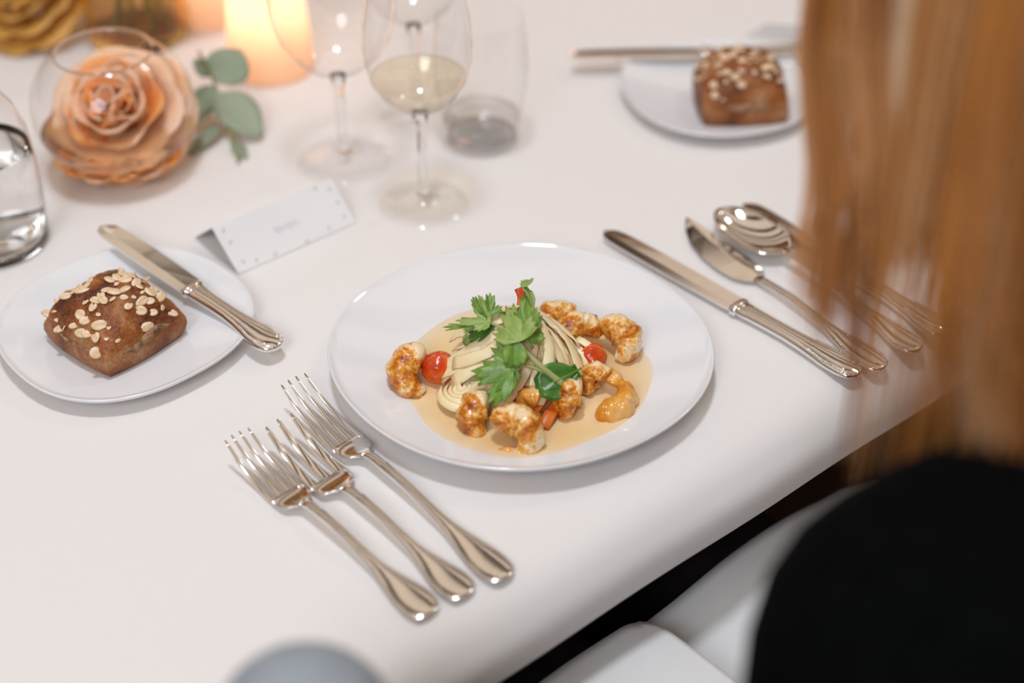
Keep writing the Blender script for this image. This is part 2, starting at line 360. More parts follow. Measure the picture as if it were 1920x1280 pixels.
# ---------------------------------------------------------------- sauce
SZ = 0.0118                                # sauce surface above the table
def sauce():
    V, F = [(0, 0, 0.0016)], []; n, m = 96, 8
    for j in range(1, m + 1):
        for k in range(n):
            a = 2 * math.pi * k / n
            R = 0.0905 * (1 + 0.02 * math.sin(3 * a + 1) + 0.012 * math.sin(7 * a) + 0.01 * mnoise.noise((math.cos(a) * 4, math.sin(a) * 4, 3)))
            r = R * j / m; z = 0.0016 if j < m - 1 else (0.0010 if j == m - 1 else -0.0012)
            x, y = r * math.cos(a), r * math.sin(a)
            q = math.hypot(x + 0.004, (y - 0.0255) / 0.945) - 0.074          # follow the rising wall of the plate
            wall = 0.009 + 0.012 * max(0, q / 0.0602) ** 1.35 - (SZ - 0.0012)
            V.append((x, y, max(z, wall + (0.0007 if j < m else -0.0006))))
    for k in range(n): F.append((0, 1 + k, 1 + (k + 1) % n))
    for j in range(m - 1):
        for k in range(n):
            a = 1 + j * n; F.append((a + k, a + n + k, a + n + (k + 1) % n, a + (k + 1) % n))
    return V, F
so = obj('cream_sauce', sauce(), 'sauce', loc=(PC.x + 0.004, PC.y - 0.0255, T + SZ - 0.0012)); tag(so, 'pool of pale orange cream sauce under the pasta and prawns', 'sauce')

# ================================================================ food
def ribbon(pts, nrm, w, th):
    """flat strip through pts with surface normals nrm"""
    V, F = [], []; m = len(pts)
    for i in range(m):
        t = (pts[min(i + 1, m - 1)] - pts[max(i - 1, 0)]).normalized(); n = nrm[i] - t * nrm[i].dot(t); n.normalize(); s = t.cross(n)
        for a, b in ((-1, -0.35), (-0.8, 0.5), (0, 0.62), (0.8, 0.5), (1, -0.35), (0, -0.6)):
            V.append(pts[i] + s * (a * w / 2) + n * (b * th))
    for i in range(m - 1):
        for k in range(6):
            F.append((i * 6 + k, i * 6 + (k + 1) % 6, (i + 1) * 6 + (k + 1) % 6, (i + 1) * 6 + k))
    F.append(tuple(range(6))[::-1]); F.append(tuple((m - 1) * 6 + k for k in range(6)))
    return V, F
NB = at(962, 703, SZ)
nest = thing('tagliatelle_nest', NB, 'twirled mound of pale tagliatelle in the middle of the dinner plate', 'pasta')
def dome(phi, r, lift=0.0):
    rx, ry, H = 0.050, 0.044, 0.047
    f = min(r, 0.995); z = H * (1 - f ** 1.75) + 0.001
    return Vector(((rx + lift) * f * math.cos(phi), (ry + lift) * f * math.sin(phi), z + lift))
rp = random.Random(3)
# inner core so no gap shows through
core = lathe([(0.0429 * f, max(0.047 * (1 - f ** 1.75) * 0.985, 0.0)) for f in [i / 12 for i in range(13)]] + [(0, 0)], 40); core = ([(x * 1.136, y, z) for x, y, z in core[0]], core[1])
obj('pasta_core', core, 'pasta', nest)
for layer in range(3):
    N = 13
    for k in range(N):
        ph = 2 * math.pi * k / N + layer * 0.17 + rp.uniform(-0.16, 0.16); sw = 1.15 + rp.uniform(-0.55, 0.45); lift = 0.0004 + layer * 0.0019 + rp.uniform(0, 0.0022)
        r0 = rp.uniform(0.12, 0.30) if layer else 0.25; r1 = rp.uniform(0.90, 1.0) if layer < 2 else rp.uniform(0.75, 0.97)
        pts, nr = [], []
        for i in range(13):
            t = i / 12; r = r0 + (r1 - r0) * t; p = ph - sw * t ** 0.8
            q = dome(p, r, lift); pts.append(q)
            n1 = dome(p + 0.02, r, lift) - dome(p - 0.02, r, lift); n2 = dome(p, min(r + 0.02, 1), lift) - dome(p, r - 0.02, lift)
            tilt = Vector((rp.uniform(-1, 1), rp.uniform(-1, 1), 0)) * 0.22
            nr.append((n1.cross(n2) * -1).normalized() + tilt if (n1.cross(n2)).z < 0 else n1.cross(n2).normalized() + tilt)
        obj('pasta_ribbon', ribbon(pts, nr, 0.0082 + 0.0012 * (layer == 2) + rp.uniform(-0.0010, 0.0012), 0.0011), 'pasta', nest)
# curled ribbons standing on edge at the near left, and a folded bundle in front
CC = at(868, 752, SZ) - NB; CC.z = 0
for k in range(5):
    pts, nr = [], []; r = 0.0035 + 0.0036 * k
    for i in range(17):
        a = math.radians(95 + 255 * i / 16 + 18 * k); q = CC + Vector((r * math.cos(a) * 0.9, r * math.sin(a), 0.0035 + 0.0105 * (1 - k / 6) + 0.002 * math.sin(a + k)))
        pts.append(q); nr.append(Vector((math.cos(a), math.sin(a), 0.75)))
    obj('pasta_ribbon', ribbon(pts, nr, 0.0062, 0.0011), 'pasta', nest)
CF = at(948, 762, SZ) - NB
for k in range(7):
    q0 = CF + Vector((-0.008 + 0.0035 * (k % 4), 0.006 + 0.003 * (k // 4), 0.006 + 0.007 * (k // 4)))
    ax = Vector((0.9, -0.5, -0.12)).normalized(); pts = [q0 + ax * (0.016 * i / 6) + Vector((0, 0, 0.002 * math.sin(math.pi * i / 6))) for i in range(7)]
    obj('pasta_ribbon', ribbon(pts, [Vector((0.2, -0.6, 1))] * 7, 0.006, 0.0011), 'pasta', nest)
for k in range(6):
    a0 = at(1000 + 16 * k, 700 - 4 * k, SZ) - NB; a0.z = 0.016 + 0.002 * (k % 3)
    pts = [a0 + Vector((0.002 * i + 0.004 * math.sin(i * 0.5), -0.0032 * i, 0.004 * math.sin(i * 0.5 + 0.4) - 0.0012 * i)) for i in range(8)]
    obj('pasta_ribbon', ribbon(pts, [Vector((0.4, -0.5, 1))] * 8, 0.0062, 0.0011), 'pasta', nest)

# ---------------------------------------------------------------- prawns
def prawn_geo(R, a0, sweep, r0, seed, tail=True, segs=5, squash=1.0):
    rn = random.Random(seed); n, m = 16, 44; pts, rad = [], []
    for i in range(m):
        t = i / (m - 1); a = a0 + sweep * t
        rr = R * (1 - 0.12 * t); pts.append(Vector((rr * math.cos(a), rr * math.sin(a), 0.0006 * math.sin(t * 6))))
        body = interp([(0, 0.25), (0.05, 0.72), (0.14, 0.98), (0.4, 1.0), (0.7, 0.78), (0.9, 0.5), (1.0, 0.36 if tail else 0.1)], t)
        rad.append(r0 * body * (1 - 0.13 * (1 - abs(math.sin(math.pi * (t * segs + 0.2))) ** 0.45)))
    V, F = tube(pts, rad, n)
    out = []
    for v in V:
        d = mnoise.noise(v * 160 + Vector((seed * 3.1, 0, 0))) * 0.0020 + mnoise.noise(v * 420 + Vector((0, seed, 0))) * 0.0008
        c = min(pts, key=lambda p: (p - v).length_squared); q = (v - c); L = q.length or 1
        out.append(v + q / L * d)
    return out, F
def prawn_tail(R, a0, sweep, r0):
    a = a0 + sweep; base = Vector((0.88 * R * math.cos(a), 0.88 * R * math.sin(a), 0)); d = Vector((-math.sin(a), math.cos(a), 0)) * (1 if sweep > 0 else -1)
    g = []
    for s in (-0.35, 0.0, 0.35):
        dd = (Matrix.Rotation(s, 3, 'Z') @ d); g.append(tube([base - d * 0.001, base + dd * 0.006, base + dd * 0.012], [r0 * 0.30, r0 * 0.36, r0 * 0.10], 8, flat=[(0.6, 1)] * 3))
    return merge(*g)
def prawn(px, py, z, R, a0, sweep, r0, tilt, seed, label, m='prawn', tail=True, rz=0.0):
    loc = at(px, py, z)
    t = thing('prawn', loc, label, 'prawn', 'spiced prawns around the pasta')
    t.rotation_euler = (math.radians(tilt), 0, math.radians(rz))
    a0, sweep = math.radians(a0), math.radians(sweep)
    obj('prawn_body', prawn_geo(R, a0, sweep, r0, seed, tail), m, t)
    if tail: obj('prawn_tail', prawn_tail(R, a0, sweep, r0), 'prawn_smooth', t)
prawn(786, 702, 0.0205, 0.0125, 70, 225, 0.0118, 32, 1, 'curled spiced prawn at the far left of the plate beside a tomato', tail=False)
prawn(1046, 606, 0.0235, 0.0080, 20, 220, 0.0105, 30, 2, 'small spiced prawn at the back just behind the pasta', tail=False)
prawn(1092, 634, 0.0215, 0.0110, 200, -200, 0.0108, 35, 3, 'spiced prawn arching at the back between two others', tail=False)
prawn(1150, 645, 0.0215, 0.0110, 130, -215, 0.0120, 30, 4, 'large spiced prawn at the back right over the sauce edge', tail=False)
prawn(1118, 718, 0.0195, 0.0060, 10, 250, 0.0098, 30, 5, 'short rough prawn piece in the middle of the right group', tail=False)
prawn(1140, 740, 0.0185, 0.0135, -125, 170, 0.0105, 26, 6, 'smooth glazed orange prawn at the right with its tail up', m='prawn_smooth')
prawn(1084, 760, 0.0195, 0.0085, 75, 170, 0.0125, 42, 7, 'chunky browned prawn piece at the near right of the pasta', tail=False)
prawn(912, 785, 0.0195, 0.0095, 80, 190, 0.0118, 42, 8, 'browned prawn piece at the near left in front of the pasta', tail=False)
prawn(962, 822, 0.0205, 0.0118, 150, -230, 0.0125, 44, 9, 'large orange prawn nearest the plate rim with its tail out')
prawn(1000, 768, 0.0200, 0.0080, 60, 130, 0.0075, 40, 10, 'thin pale prawn slice between the red pepper and the pasta', m='prawn_smooth', tail=False)

# ---------------------------------------------------------------- tomatoes and pepper
def tomato(px, py, z, r, sq, seed, label, rz=0):
    V, F = lathe([(r * math.sin(math.pi * i / 18), -r * math.cos(math.pi * i / 18)) for i in range(19)], 28)
    out = []
    for v in V:
        v = Vector(v); n = v.normalized(); d = 0.10 * mnoise.noise(n * 1.8 + Vector((seed, 0, 0))) - 0.07 * abs(mnoise.noise(n * 4 + Vector((0, seed, 0))))
        out.append(Vector((v.x * sq[0], v.y * sq[1], v.z * sq[2])) * (1 + d))
    t = thing('cherry_tomato', at(px, py, z), label, 'tomato', 'roasted cherry tomatoes'); t.rotation_euler = (0.3, 0.2, math.radians(rz))
    obj('flesh', (out, F), 'tomato', t)
    a = [Vector((sq[0] * r * 0.8 * math.cos(q), -0.25 * r + r * 0.5 * math.sin(q), sq[2] * r * (0.98 - 0.32 * math.cos(q) ** 2))) for q in (0.2, 0.8, 1.5, 2.2, 2.9)]
    obj('loose_skin', tube(a, [0.0004, 0.0008, 0.0009, 0.0008, 0.0004], 6), 'pepper', t)
tomato(823, 690, 0.0215, 0.0122, (1.05, 0.95, 0.95), 1.3, 'glossy orange-red cherry tomato beside the leftmost prawn')
tomato(1108, 672, 0.0215, 0.0118, (0.95, 0.9, 1.05), 4.1, 'wrinkled red cherry tomato under the back right prawns')
tomato(985, 745, 0.0225, 0.0085, (1.0, 0.9, 1.0), 7.7, 'small red tomato half in front of the pasta centre')
def strip(pxs, w, label, m='pepper', th=0.0012):
    pts = [at(*p) for p in pxs]; c = sum(pts, Vector()) / len(pts); q = spline([p - c for p in pts], 10)
    o = obj('pepper_strip', ribbon(q, [Vector((0.1, -0.5, 1))] * 10, w, th), m, loc=c); tag(o, label, 'pepper')
strip([(1045, 757, 0.019), (1032, 775, 0.018), (1018, 800, 0.0145)], 0.009, 'bright orange pepper strip lying in the sauce near the prawns')
strip([(1034, 738, 0.022), (1018, 750, 0.022), (1003, 768, 0.021)], 0.0065, 'short orange pepper piece beside the small red tomato')
strip([(972, 540, 0.064), (978, 556, 0.060), (976, 578, 0.055)], 0.006, 'small red pepper piece behind the tallest parsley leaf', 'tomato')
strip([(1075, 690, 0.026), (1086, 704, 0.024), (1096, 716, 0.022)], 0.007, 'red pepper sliver beside the dark round herb leaf', 'tomato')

# ---------------------------------------------------------------- herbs
def parsley_leaf(L, wid=1.0, lobes=3, teeth=1.0, cup=0.15, bend=0.25, seed=0):
    n, m = 105, 7; V, F = [], []; rn = random.Random(seed); ph = rn.uniform(0, 6)
    lob = [(-58, 0.72), (0, 1.0), (58, 0.72)] if lobes == 3 else ([(0, 1.0)] if lobes == 1 else [(-34, 0.9), (30, 1.0)])
    wd = {3: 33, 1: 52, 2: 36}[lobes]
    for k in range(n):
        th = -88 + 176 * k / (n - 1)
        r = 0.16
        for c, l in lob:
            d = abs(th - c) / wd
            if d < 1: r = max(r, l * (0.34 + 0.66 * (1 - d ** 2.4)))
        tooth = 1 - abs(((th + 88) / 13.5 + ph) % 1.0 - 0.5) * 2
        r *= 1 - teeth * 0.24 * (1 - tooth) ** 0.8 * min(1, max(0, r - 0.2) * 2)
        for j in range(m + 1):
            s = j / m; rr = r * s * L; a = math.radians(th)
            x = rr * math.cos(a); y = rr * math.sin(a) * wid
            z = cup * abs(y) - bend * (x / L) ** 2 * L * 0.6 + 0.035 * L * math.sin(a * 9 + ph) * s * s + 0.03 * L * mnoise.noise((x / L * 3, y / L * 3, seed))
            V.append((x, y, z))
    for k in range(n - 1):
        for j in range(m):
            a = k * (m + 1) + j; b = a + m + 1
            F.append((a, b, b + 1, a + 1))
    return V, F
def leaf(parent, base, tip, nrm, m, wid=1.0, lobes=3, teeth=1.0, cup=0.15, bend=0.2, seed=0, name='leaf'):
    b, t = at(*base), at(*tip); g = parsley_leaf((t - b).length, wid, lobes, teeth, cup, bend, seed)
    mt = frame_mtx(t - b, nrm, b - parent.location)
    o = obj(name, xf(g, mt), m, parent); solid(o, 0.00045); return o
def stalk(parent, pxs, r, m='stem', name='stem'):
    pts = spline([at(*p) - parent.location for p in pxs], 14)
    return obj(name, tube(pts, [r * (1.15 - 0.45 * i / 13) for i in range(14)], 8), m, parent)
spA = thing('parsley_sprig', at(1050, 716, 0.03), 'flat-leaf parsley sprig with a long pale stem lying across the pasta', 'parsley')
stalk(spA, [(1058, 722, 0.034), (1020, 692, 0.044), (990, 664, 0.053), (962, 632, 0.062)], 0.0021)
stalk(spA, [(1030, 702, 0.040), (995, 688, 0.047), (972, 686, 0.050)], 0.0010)
stalk(spA, [(972, 686, 0.050), (958, 690, 0.050), (945, 694, 0.049)], 0.0008)
leaf(spA, (966, 688, 0.050), (876, 706, 0.043), (-0.2, -0.55, 1), 'parsley', 1.0, 3, 1.0, 0.1, 0.22, 2)
leaf(spA, (962, 690, 0.050), (888, 748, 0.036), (-0.1, -0.6, 1), 'parsley', 0.75, 2, 1.0, 0.12, 0.1, 3)
leaf(spA, (968, 682, 0.051), (942, 642, 0.056), (-0.3, -0.5, 1), 'basil', 0.8, 1, 0.8, 0.2, 0.2, 4)
leaf(spA, (970, 690, 0.050), (958, 722, 0.042), (0.2, -0.8, 0.7), 'parsley', 0.8, 1, 0.8, 0.2, 0.2, 5)
leaf(spA, (962, 634, 0.064), (968, 690, 0.052), (0.1, -0.8, 0.8), 'parsley', 0.95, 1, 0.3, 0.28, 0.25, 6)
spB = thing('parsley_sprig', at(970, 640, 0.05), 'upright parsley cluster crowning the pasta with a tall back leaf', 'parsley')
stalk(spB, [(998, 652, 0.052), (985, 630, 0.060), (978, 600, 0.068), (984, 560, 0.078)], 0.0010)
stalk(spB, [(985, 640, 0.056), (955, 622, 0.062), (915, 604, 0.064), (880, 610, 0.062)], 0.0011)
leaf(spB, (975, 640, 0.064), (948, 562, 0.075), (-0.1, -0.75, 0.75), 'parsley_light', 0.75, 3, 0.9, 0.12, 0.3, 11)
leaf(spB, (988, 618, 0.066), (983, 540, 0.082), (-0.35, -0.8, 0.35), 'parsley', 0.62, 3, 0.9, 0.25, 0.1, 12)
leaf(spB, (1000, 580, 0.076), (990, 520, 0.089), (0.75, -0.55, 0.3), 'parsley_light', 0.45, 1, 0.5, 0.2, 0.5, 13)
leaf(spB, (992, 534, 0.087), (978, 522, 0.086), (0, -0.6, 0.8), 'parsley_light', 0.9, 3, 1.2, 0.1, 0.3, 14)
leaf(spB, (992, 640, 0.060), (1016, 582, 0.070), (0.4, -0.8, 0.5), 'parsley', 0.55, 3, 0.8, 0.3, 0.1, 15)
leaf(spB, (920, 604, 0.066), (850, 598, 0.066), (-0.1, -0.35, 1), 'parsley_light', 0.55, 3, 0.9, 0.1, 0.25, 16)
leaf(spB, (905, 610, 0.063), (826, 610, 0.058), (0, -0.15, 1), 'parsley', 0.35, 3, 1.0, 0.1, 0.15, 17)
leaf(spB, (912, 600, 0.066), (884, 556, 0.076), (-0.6, -0.7, 0.3), 'parsley', 0.5, 1, 0.4, 0.35, 0.1, 18)
leaf(spB, (918, 592, 0.067), (920, 545, 0.078), (0.2, -0.85, 0.5), 'parsley', 0.8, 3, 0.8, 0.2, 0.25, 19)
leaf(spB, (916, 598, 0.066), (896, 552, 0.079), (0.6, -0.7, 0.4), 'parsley_light', 0.28, 1, 0.2, 0.5, 0.0, 20)
leaf(spB, (925, 612, 0.062), (872, 632, 0.050), (-0.2, -0.6, 0.8), 'basil', 0.7, 1, 0.4, 0.2, 0.35, 21)
leaf(spB, (880, 618, 0.052), (872, 650, 0.040), (-0.3, -0.9, 0.4), 'parsley_light', 0.55, 1, 0.3, 0.2, 0.1, 22)
spC = thing('herb_leaf', at(1046, 730, 0.02), 'dark green rounded herb leaf beneath the parsley stem', 'herb leaf')
leaf(spC, (1084, 694, 0.040), (1006, 730, 0.035), (0.15, -0.6, 0.8), 'basil', 0.95, 1, 0.15, 0.15, 0.2, 31, 'blade')
stalk(spC, [(1090, 690, 0.0395), (1078, 697, 0.0408), (1050, 710, 0.0412), (1020, 724, 0.037)], 0.0006, 'parsley', 'midrib')

# ================================================================ bread rolls
def roll_surface(u, v, s, h):
    """u, v in [-1, 1] over the square; returns a top-surface point"""
    d = max(abs(u), abs(v)); c = abs(u * v)
    x = s * 1.06 * u * math.sqrt(1 - 0.16 * v * v); y = s * 1.06 * v * math.sqrt(1 - 0.16 * u * u)
    k = (1 - abs(u) ** 2.5) * (1 - abs(v) ** 2.5)
    z = h * (0.40 + 0.60 * max(k, 0) ** 0.60)
    z += 0.0035 * mnoise.noise((u * 2.1, v * 2.1, s * 300)) + 0.0012 * mnoise.noise((u * 7, v * 7, 4)) + 0.0005 * mnoise.noise((u * 22, v * 22, 8))
    return Vector((x, y, z))
def roll_geo(s, h, seed):
    n = 56; V, F = [], []
    for i in range(n + 1):
        for j in range(n + 1):
            u = -1 + 2 * i / n; v = -1 + 2 * j / n; u = math.sin(u * math.pi / 2) * 0.55 + u * 0.45; v = math.sin(v * math.pi / 2) * 0.55 + v * 0.45
            p = roll_surface(u, v, s, h); V.append(p)
    g = lambda i, j: i * (n + 1) + j
    for i in range(n):
        for j in range(n): F.append((g(i, j), g(i + 1, j), g(i + 1, j + 1), g(i, j + 1)))
    ring = [g(i, 0) for i in range(n)] + [g(n, j) for j in range(n)] + [g(i, n) for i in range(n, 0, -1)] + [g(0, j) for j in range(n, 0, -1)]
    prev = ring
    for f, zf in ((1.03, 0.34), (1.035, 0.24), (1.0, 0.10), (0.93, 0.02), (0.86, 0.0)):
        cur = []
        for q, idx in enumerate(ring):
            p = V[idx]; w = 1 + 0.012 * mnoise.noise((p.x * 60, p.y * 60, zf * 9))
            cur.append(len(V)); V.append(Vector((p.x * f * w, p.y * f * w, p.z * zf / 0.40)))
        L = len(ring)
        for q in range(L): F.append((prev[q], cur[q], cur[(q + 1) % L], prev[(q + 1) % L]))
        prev = cur
    F.append(tuple(prev[::-1]))
    return V, F
def oat_mesh():
    n = 12; V = [(0, 0, 0.0007)]; F = []
    for rr, z in ((0.5, 0.00125), (0.85, 0.0010), (1.0, 0.0)):
        for k in range(n):
            a = 2 * math.pi * k / n; c, s = math.cos(a), math.sin(a)
            V.append((0.0056 * rr * c, 0.0042 * rr * s * (1 + 0.12 * c), z - 0.0006 * (abs(s) < 0.3) * (rr < 0.9)))
    for k in range(n): F.append((0, 1 + k, 1 + (k + 1) % n))
    for j in range(2):
        for k in range(n): F.append((1 + j * n + k, 1 + (j + 1) * n + k, 1 + (j + 1) * n + (k + 1) % n, 1 + j * n + (k + 1) % n))
    F.append(tuple(1 + 2 * n + k for k in range(n))[::-1])
    return mesh('oat_flake', V, F)
OAT = oat_mesh(); OAT.materials.append(M['oat'])
def roll(loc, s, h, rz, n_oats, seed, label, cracks=()):
    t = thing('bread_roll', loc, label, 'bread roll', 'oat-topped rye rolls', rz=rz)
    obj('crust', roll_geo(s, h, seed), 'crust', t)
    rn = random.Random(seed); spots = []; tries = 0
    while len(spots) < n_oats and tries < 3000:
        tries += 1
        u, v = rn.uniform(-0.97, 0.97), rn.uniform(-0.97, 0.97)
        if mnoise.noise((u * 1.6 + seed, v * 1.6, 0)) < -0.18: continue
        if any(abs(u - a) < 0.13 and abs(v - b) < 0.13 for a, b in spots): continue
        spots.append((u, v))
    for u, v in spots:
        p = roll_surface(u, v, s, h); e = 0.02
        n = (roll_surface(u + e, v, s, h) - roll_surface(u - e, v, s, h)).cross(roll_surface(u, v + e, s, h) - roll_surface(u, v - e, s, h)).normalized()
        o = link('oat_flake', OAT, None, t); a = rn.uniform(0, 6.28)
        mt = frame_mtx(Vector((math.cos(a), math.sin(a), 0)), n + Vector((rn.uniform(-.2, .2), rn.uniform(-.2, .2), 0)), p + n * 0.0001)
        sc = rn.choice((0.45, 0.6, 0.8, 0.95, 1.1)); o.matrix_local = mt @ Matrix.Diagonal((sc, sc * rn.uniform(0.7, 1.0), sc, 1))
    for pts, w in cracks:                     # torn seams showing the crumb
        q = spline([roll_surface(u, v, s, h) * 1.004 for u, v in pts], 14)
        g = tube(q, [w * math.sin(math.pi * (0.06 + 0.88 * i / 13)) for i in range(14)], 8, flat=[(1.0, 0.55)] * 14)
        g = ([v + Vector((1, 1, 1)) * 0.0008 * mnoise.noise(v * 500) for v in g[0]], g[1])
        obj('torn_seam', g, 'crumb', t)
R1 = at(222, 634, 0.0085); c1 = at(90, 612, 0.012); c2 = at(210, 700, 0.010); ang = math.atan2((c2 - c1).y, (c2 - c1).x)
roll(R1, 0.0355, 0.046, ang + 0.04, 78, 5, 'square rye roll topped with oats on the near left bread plate',
     (([(1.0, -0.62), (1.0, -0.2), (0.99, 0.2), (1.0, 0.6)], 0.0042), ([(-0.55, 0.12), (-0.5, 0.45), (-0.62, 0.7)], 0.003), ([(-0.7, -0.99), (0.0, -1.0), (0.7, -0.99)], 0.002)))
R2 = at(1384, 203, 0.0085)
roll(R2, 0.0370, 0.055, math.radians(2), 52, 9, 'oat-topped rye roll on the far bread plate beside the hair', (([(-0.6, -1.0), (0, -1.0), (0.6, -1.0)], 0.004),))

# ================================================================ cutlery
def beads(path, r):
    g = []
    for p in path:
        V, F = lathe([(0, -r), (r, 0), (0, r)], 6); g.append(([Vector(v) + Vector(p) for v in V], F))
    return merge(*g)
def bead_path(tabw, t0, t1, L, zf, inset=0.0016, n=20):
    out = []
    for s in (-1, 1):
        for i in range(n):
            t = t0 + (t1 - t0) * i / (n - 1); out.append((t * L, s * max(interp(tabw, t) - inset, 0), zf(t)))
    return out
def lay(name, end, tip, label, cat, ze=0.0, zt=0.0, group=None, roll_=0.0):
    """thing whose local x runs from the handle end to the tip"""
    a, b = at(end[0], end[1], ze), at(tip[0], tip[1], zt); d = b - a
    t = thing(name, a, label, cat, group); t.rotation_mode = 'XYZ'
    pitch = 0.0
    return t, Vector((d.x, d.y, 0)).length, math.atan2(d.y, d.x)
def fork(end, tip, label, tines=4, hw=0.0118, zt=0.021):
    t, L, a = lay('fork', end, tip, label, 'fork', 0.004, zt, 'three forks left of the dinner plate'); t.location.z = T; t.rotation_euler.z = a
    W_ = [(0, 0.003), (0.012, 0.0085), (0.05, 0.0112), (0.10, 0.0108), (0.18, 0.0075), (0.27, 0.0042), (0.45, 0.0030), (0.56, 0.0031), (0.618, 0.0034), (0.636, 0.0058), (0.652, hw * 0.82), (0.672, hw * 0.97), (0.70, hw)]
    Z_ = [(0, 0.0035), (0.12, 0.0038), (0.3, 0.0070), (0.48, 0.0115), (0.58, 0.0115), (0.655, 0.0065), (0.72, 0.0042), (0.80, 0.0048), (0.90, 0.0100), (1.0, zt)]
    H_ = [(0, 0.0015), (0.2, 0.0016), (0.35, 0.0022), (0.6, 0.0022), (0.68, 0.0011), (1, 0.0009)]
    st = [(L * q, interp(W_, q), interp(Z_, q), interp(H_, q)) for q in [0, .006, .012, .025, .05, .08, .11, .15, .19, .23, .27, .33, .4, .47, .54, .59, .615, .63]]
    hn = obj('handle', bar(st), 'silver', t)
    root = 0.725
    st = [(L * q, interp(W_, q) if q < 0.70 else hw, interp(Z_, q), interp(H_, q)) for q in [.622, .63, .638, .645, .652, .66, .67, .68, .69, .70, .715, root]]
    hd = obj('fork_head', bar(st, 16, 3.4), 'silver', t)
    wid = 2 * hw; tw = wid / tines * 0.70
    for k in range(tines):
        yc = -hw + tw / 2 + (wid - tw) * k / (tines - 1)
        st = []
        for q in [root - 0.02, root, 0.755, 0.79, 0.83, 0.87, 0.91, 0.95, 0.98, 1.0]:
            f = (q - root) / (1 - root); side = (1 - 0.10 * max(f, 0))
            st.append((L * q - 0.0015 * abs(k - (tines - 1) / 2) * f, tw / 2 * (1.05 - 0.62 * f if q < 1 else 0.2), interp(Z_, q), interp(H_, q) * (0.9 - 0.4 * f), yc * side))
        obj('tine', bar(st, 8, 4.0), 'silver', hd)
    zf = lambda q: interp(Z_, q) + interp(H_, q) * 0.8
    rim = []
    for s in (-1, 1):
        pts = [Vector((L * q, s * (interp(W_, q) - 0.0009), zf(q))) for q in [.004, .012, .03, .06, .10, .15, .20, .26, .34, .44, .54]]
        obj('border_ridge', tube(spline(pts, 24), 0.0006, 6), 'silver', hn)
    return t
fork((950, 1085), (546, 708), 'table fork nearest the dinner plate, uppermost of the three forks', hw=0.0128)
fork((876, 1117), (520, 786), 'middle fork of the three with three broad tines', tines=3, hw=0.0145)
fork((808, 1152), (440, 811), 'leftmost fork of the three lying farthest from the plate', hw=0.0122)

def knife_handle(t, L, h1, bead=True, z0=0.0055, scale=1.0):
    W_ = [(0, 0.003), (0.012, 0.0082), (0.05, 0.0112), (0.09, 0.0112), (0.16, 0.0088), (0.26, 0.0066), (0.36, 0.0068), (h1 - 0.03, 0.0080), (h1, 0.0085)]
    H_ = [(0, 0.0018), (0.04, 0.0038), (0.2, 0.0046), (h1, 0.0042)]
    W_ = [(a, b * scale) for a, b in W_]
    qs = [0, .005, .012, .025, .05, .08, .11, .15, .2, .26, .32, h1 - .06, h1 - .03, h1]
    hn = obj('handle', bar([(L * q, interp(W_, q), z0, interp(H_, q)) for q in qs], 14, 2.3), 'silver', t)
    zf = lambda q: z0 + interp(H_, q) * 0.78
    if bead:
        b = obj('beaded_border', beads(bead_path(W_, 0.006, 0.17, L, zf, 0.0022), 0.00115), 'silver', hn, smooth=True); tag(b, kind='stuff')
    for s in (-1, 1):
        pts = [Vector((L * q, s * (interp(W_, q) * 0.55), z0 + interp(H_, q) * 0.93)) for q in [.03, .06, .1, .15, .2, .28, .36, h1 - .03]]
        obj('border_ridge', tube(spline(pts, 20), 0.00055, 6), 'silver', hn)
    obj('bolster', bar([(L * (h1 - 0.012), 0.0088 * scale, z0, 0.0048), (L * (h1 - 0.006), 0.0096 * scale, z0, 0.0052), (L * (h1 + 0.006), 0.0096 * scale, z0, 0.0050), (L * (h1 + 0.014), 0.0085 * scale, z0, 0.0032)], 14, 2.6), 'silver', t)
def blade_geo(L, x0, prof, z0, th):
    """prof: (fraction, y_low, y_high)"""
    V, F = [], []
    for q, lo, hi in prof:
        x = x0 + (L - x0) * q; mid = lo + (hi - lo) * 0.65
        V += [(x, lo, z0), (x, mid, z0 + th), (x, hi, z0 + th * 0.8), (x, hi, z0 - th * 0.8), (x, mid, z0 - th)]
    n = 5
    for i in range(len(prof) - 1):
        for k in range(n): F.append((i * n + k, (i + 1) * n + k, (i + 1) * n + (k + 1) % n, i * n + (k + 1) % n))
    F.append((0, 1, 2, 3, 4)); F.append(tuple((len(prof) - 1) * n + k for k in range(n))[::-1])
    return V, F
def table_knife(name, end, tip, label, ze, zt, h1=0.44, hwid=0.0105, pitch=False, sc=1.0, group=None):
    t, L, a = lay(name, end, tip, label, 'knife', ze, zt, group); d = zt - ze
    t.location.z = T + min(ze, 10) - (0.0055 if ze < 0.007 else 0)
    t.rotation_euler = (0, -math.atan2(d, L) if pitch else 0, a)
    if pitch: L = math.hypot(L, d)
    z0 = 0.0055 if not pitch else 0.0
    if not pitch: t.location.z = T
    knife_handle(t, L, h1, z0=z0, scale=sc)
    w = hwid
    prof = [(0, -w * 0.75, w * 0.75), (0.03, -w, w * 0.8), (0.3, -w * 1.05, w * 0.85), (0.6, -w * 1.08, w * 0.85), (0.8, -w * 1.0, w * 0.84), (0.9, -w * 0.92, w * 0.80), (0.95, -w * 0.76, w * 0.68), (0.98, -w * 0.48, w * 0.46), (0.994, -w * 0.22, w * 0.24), (1.0, -w * 0.04, w * 0.06)]
    obj('knife_blade', blade_geo(L, L * (h1 + 0.01), prof, z0, 0.0011), 'blade', t, smooth=False)
    return t
G_R = 'cutlery right of the dinner plate'
table_knife('table_knife', (1610, 706), (1133, 436), 'table knife lying closest to the right of the dinner plate', 0.004, 0.004, group=G_R)
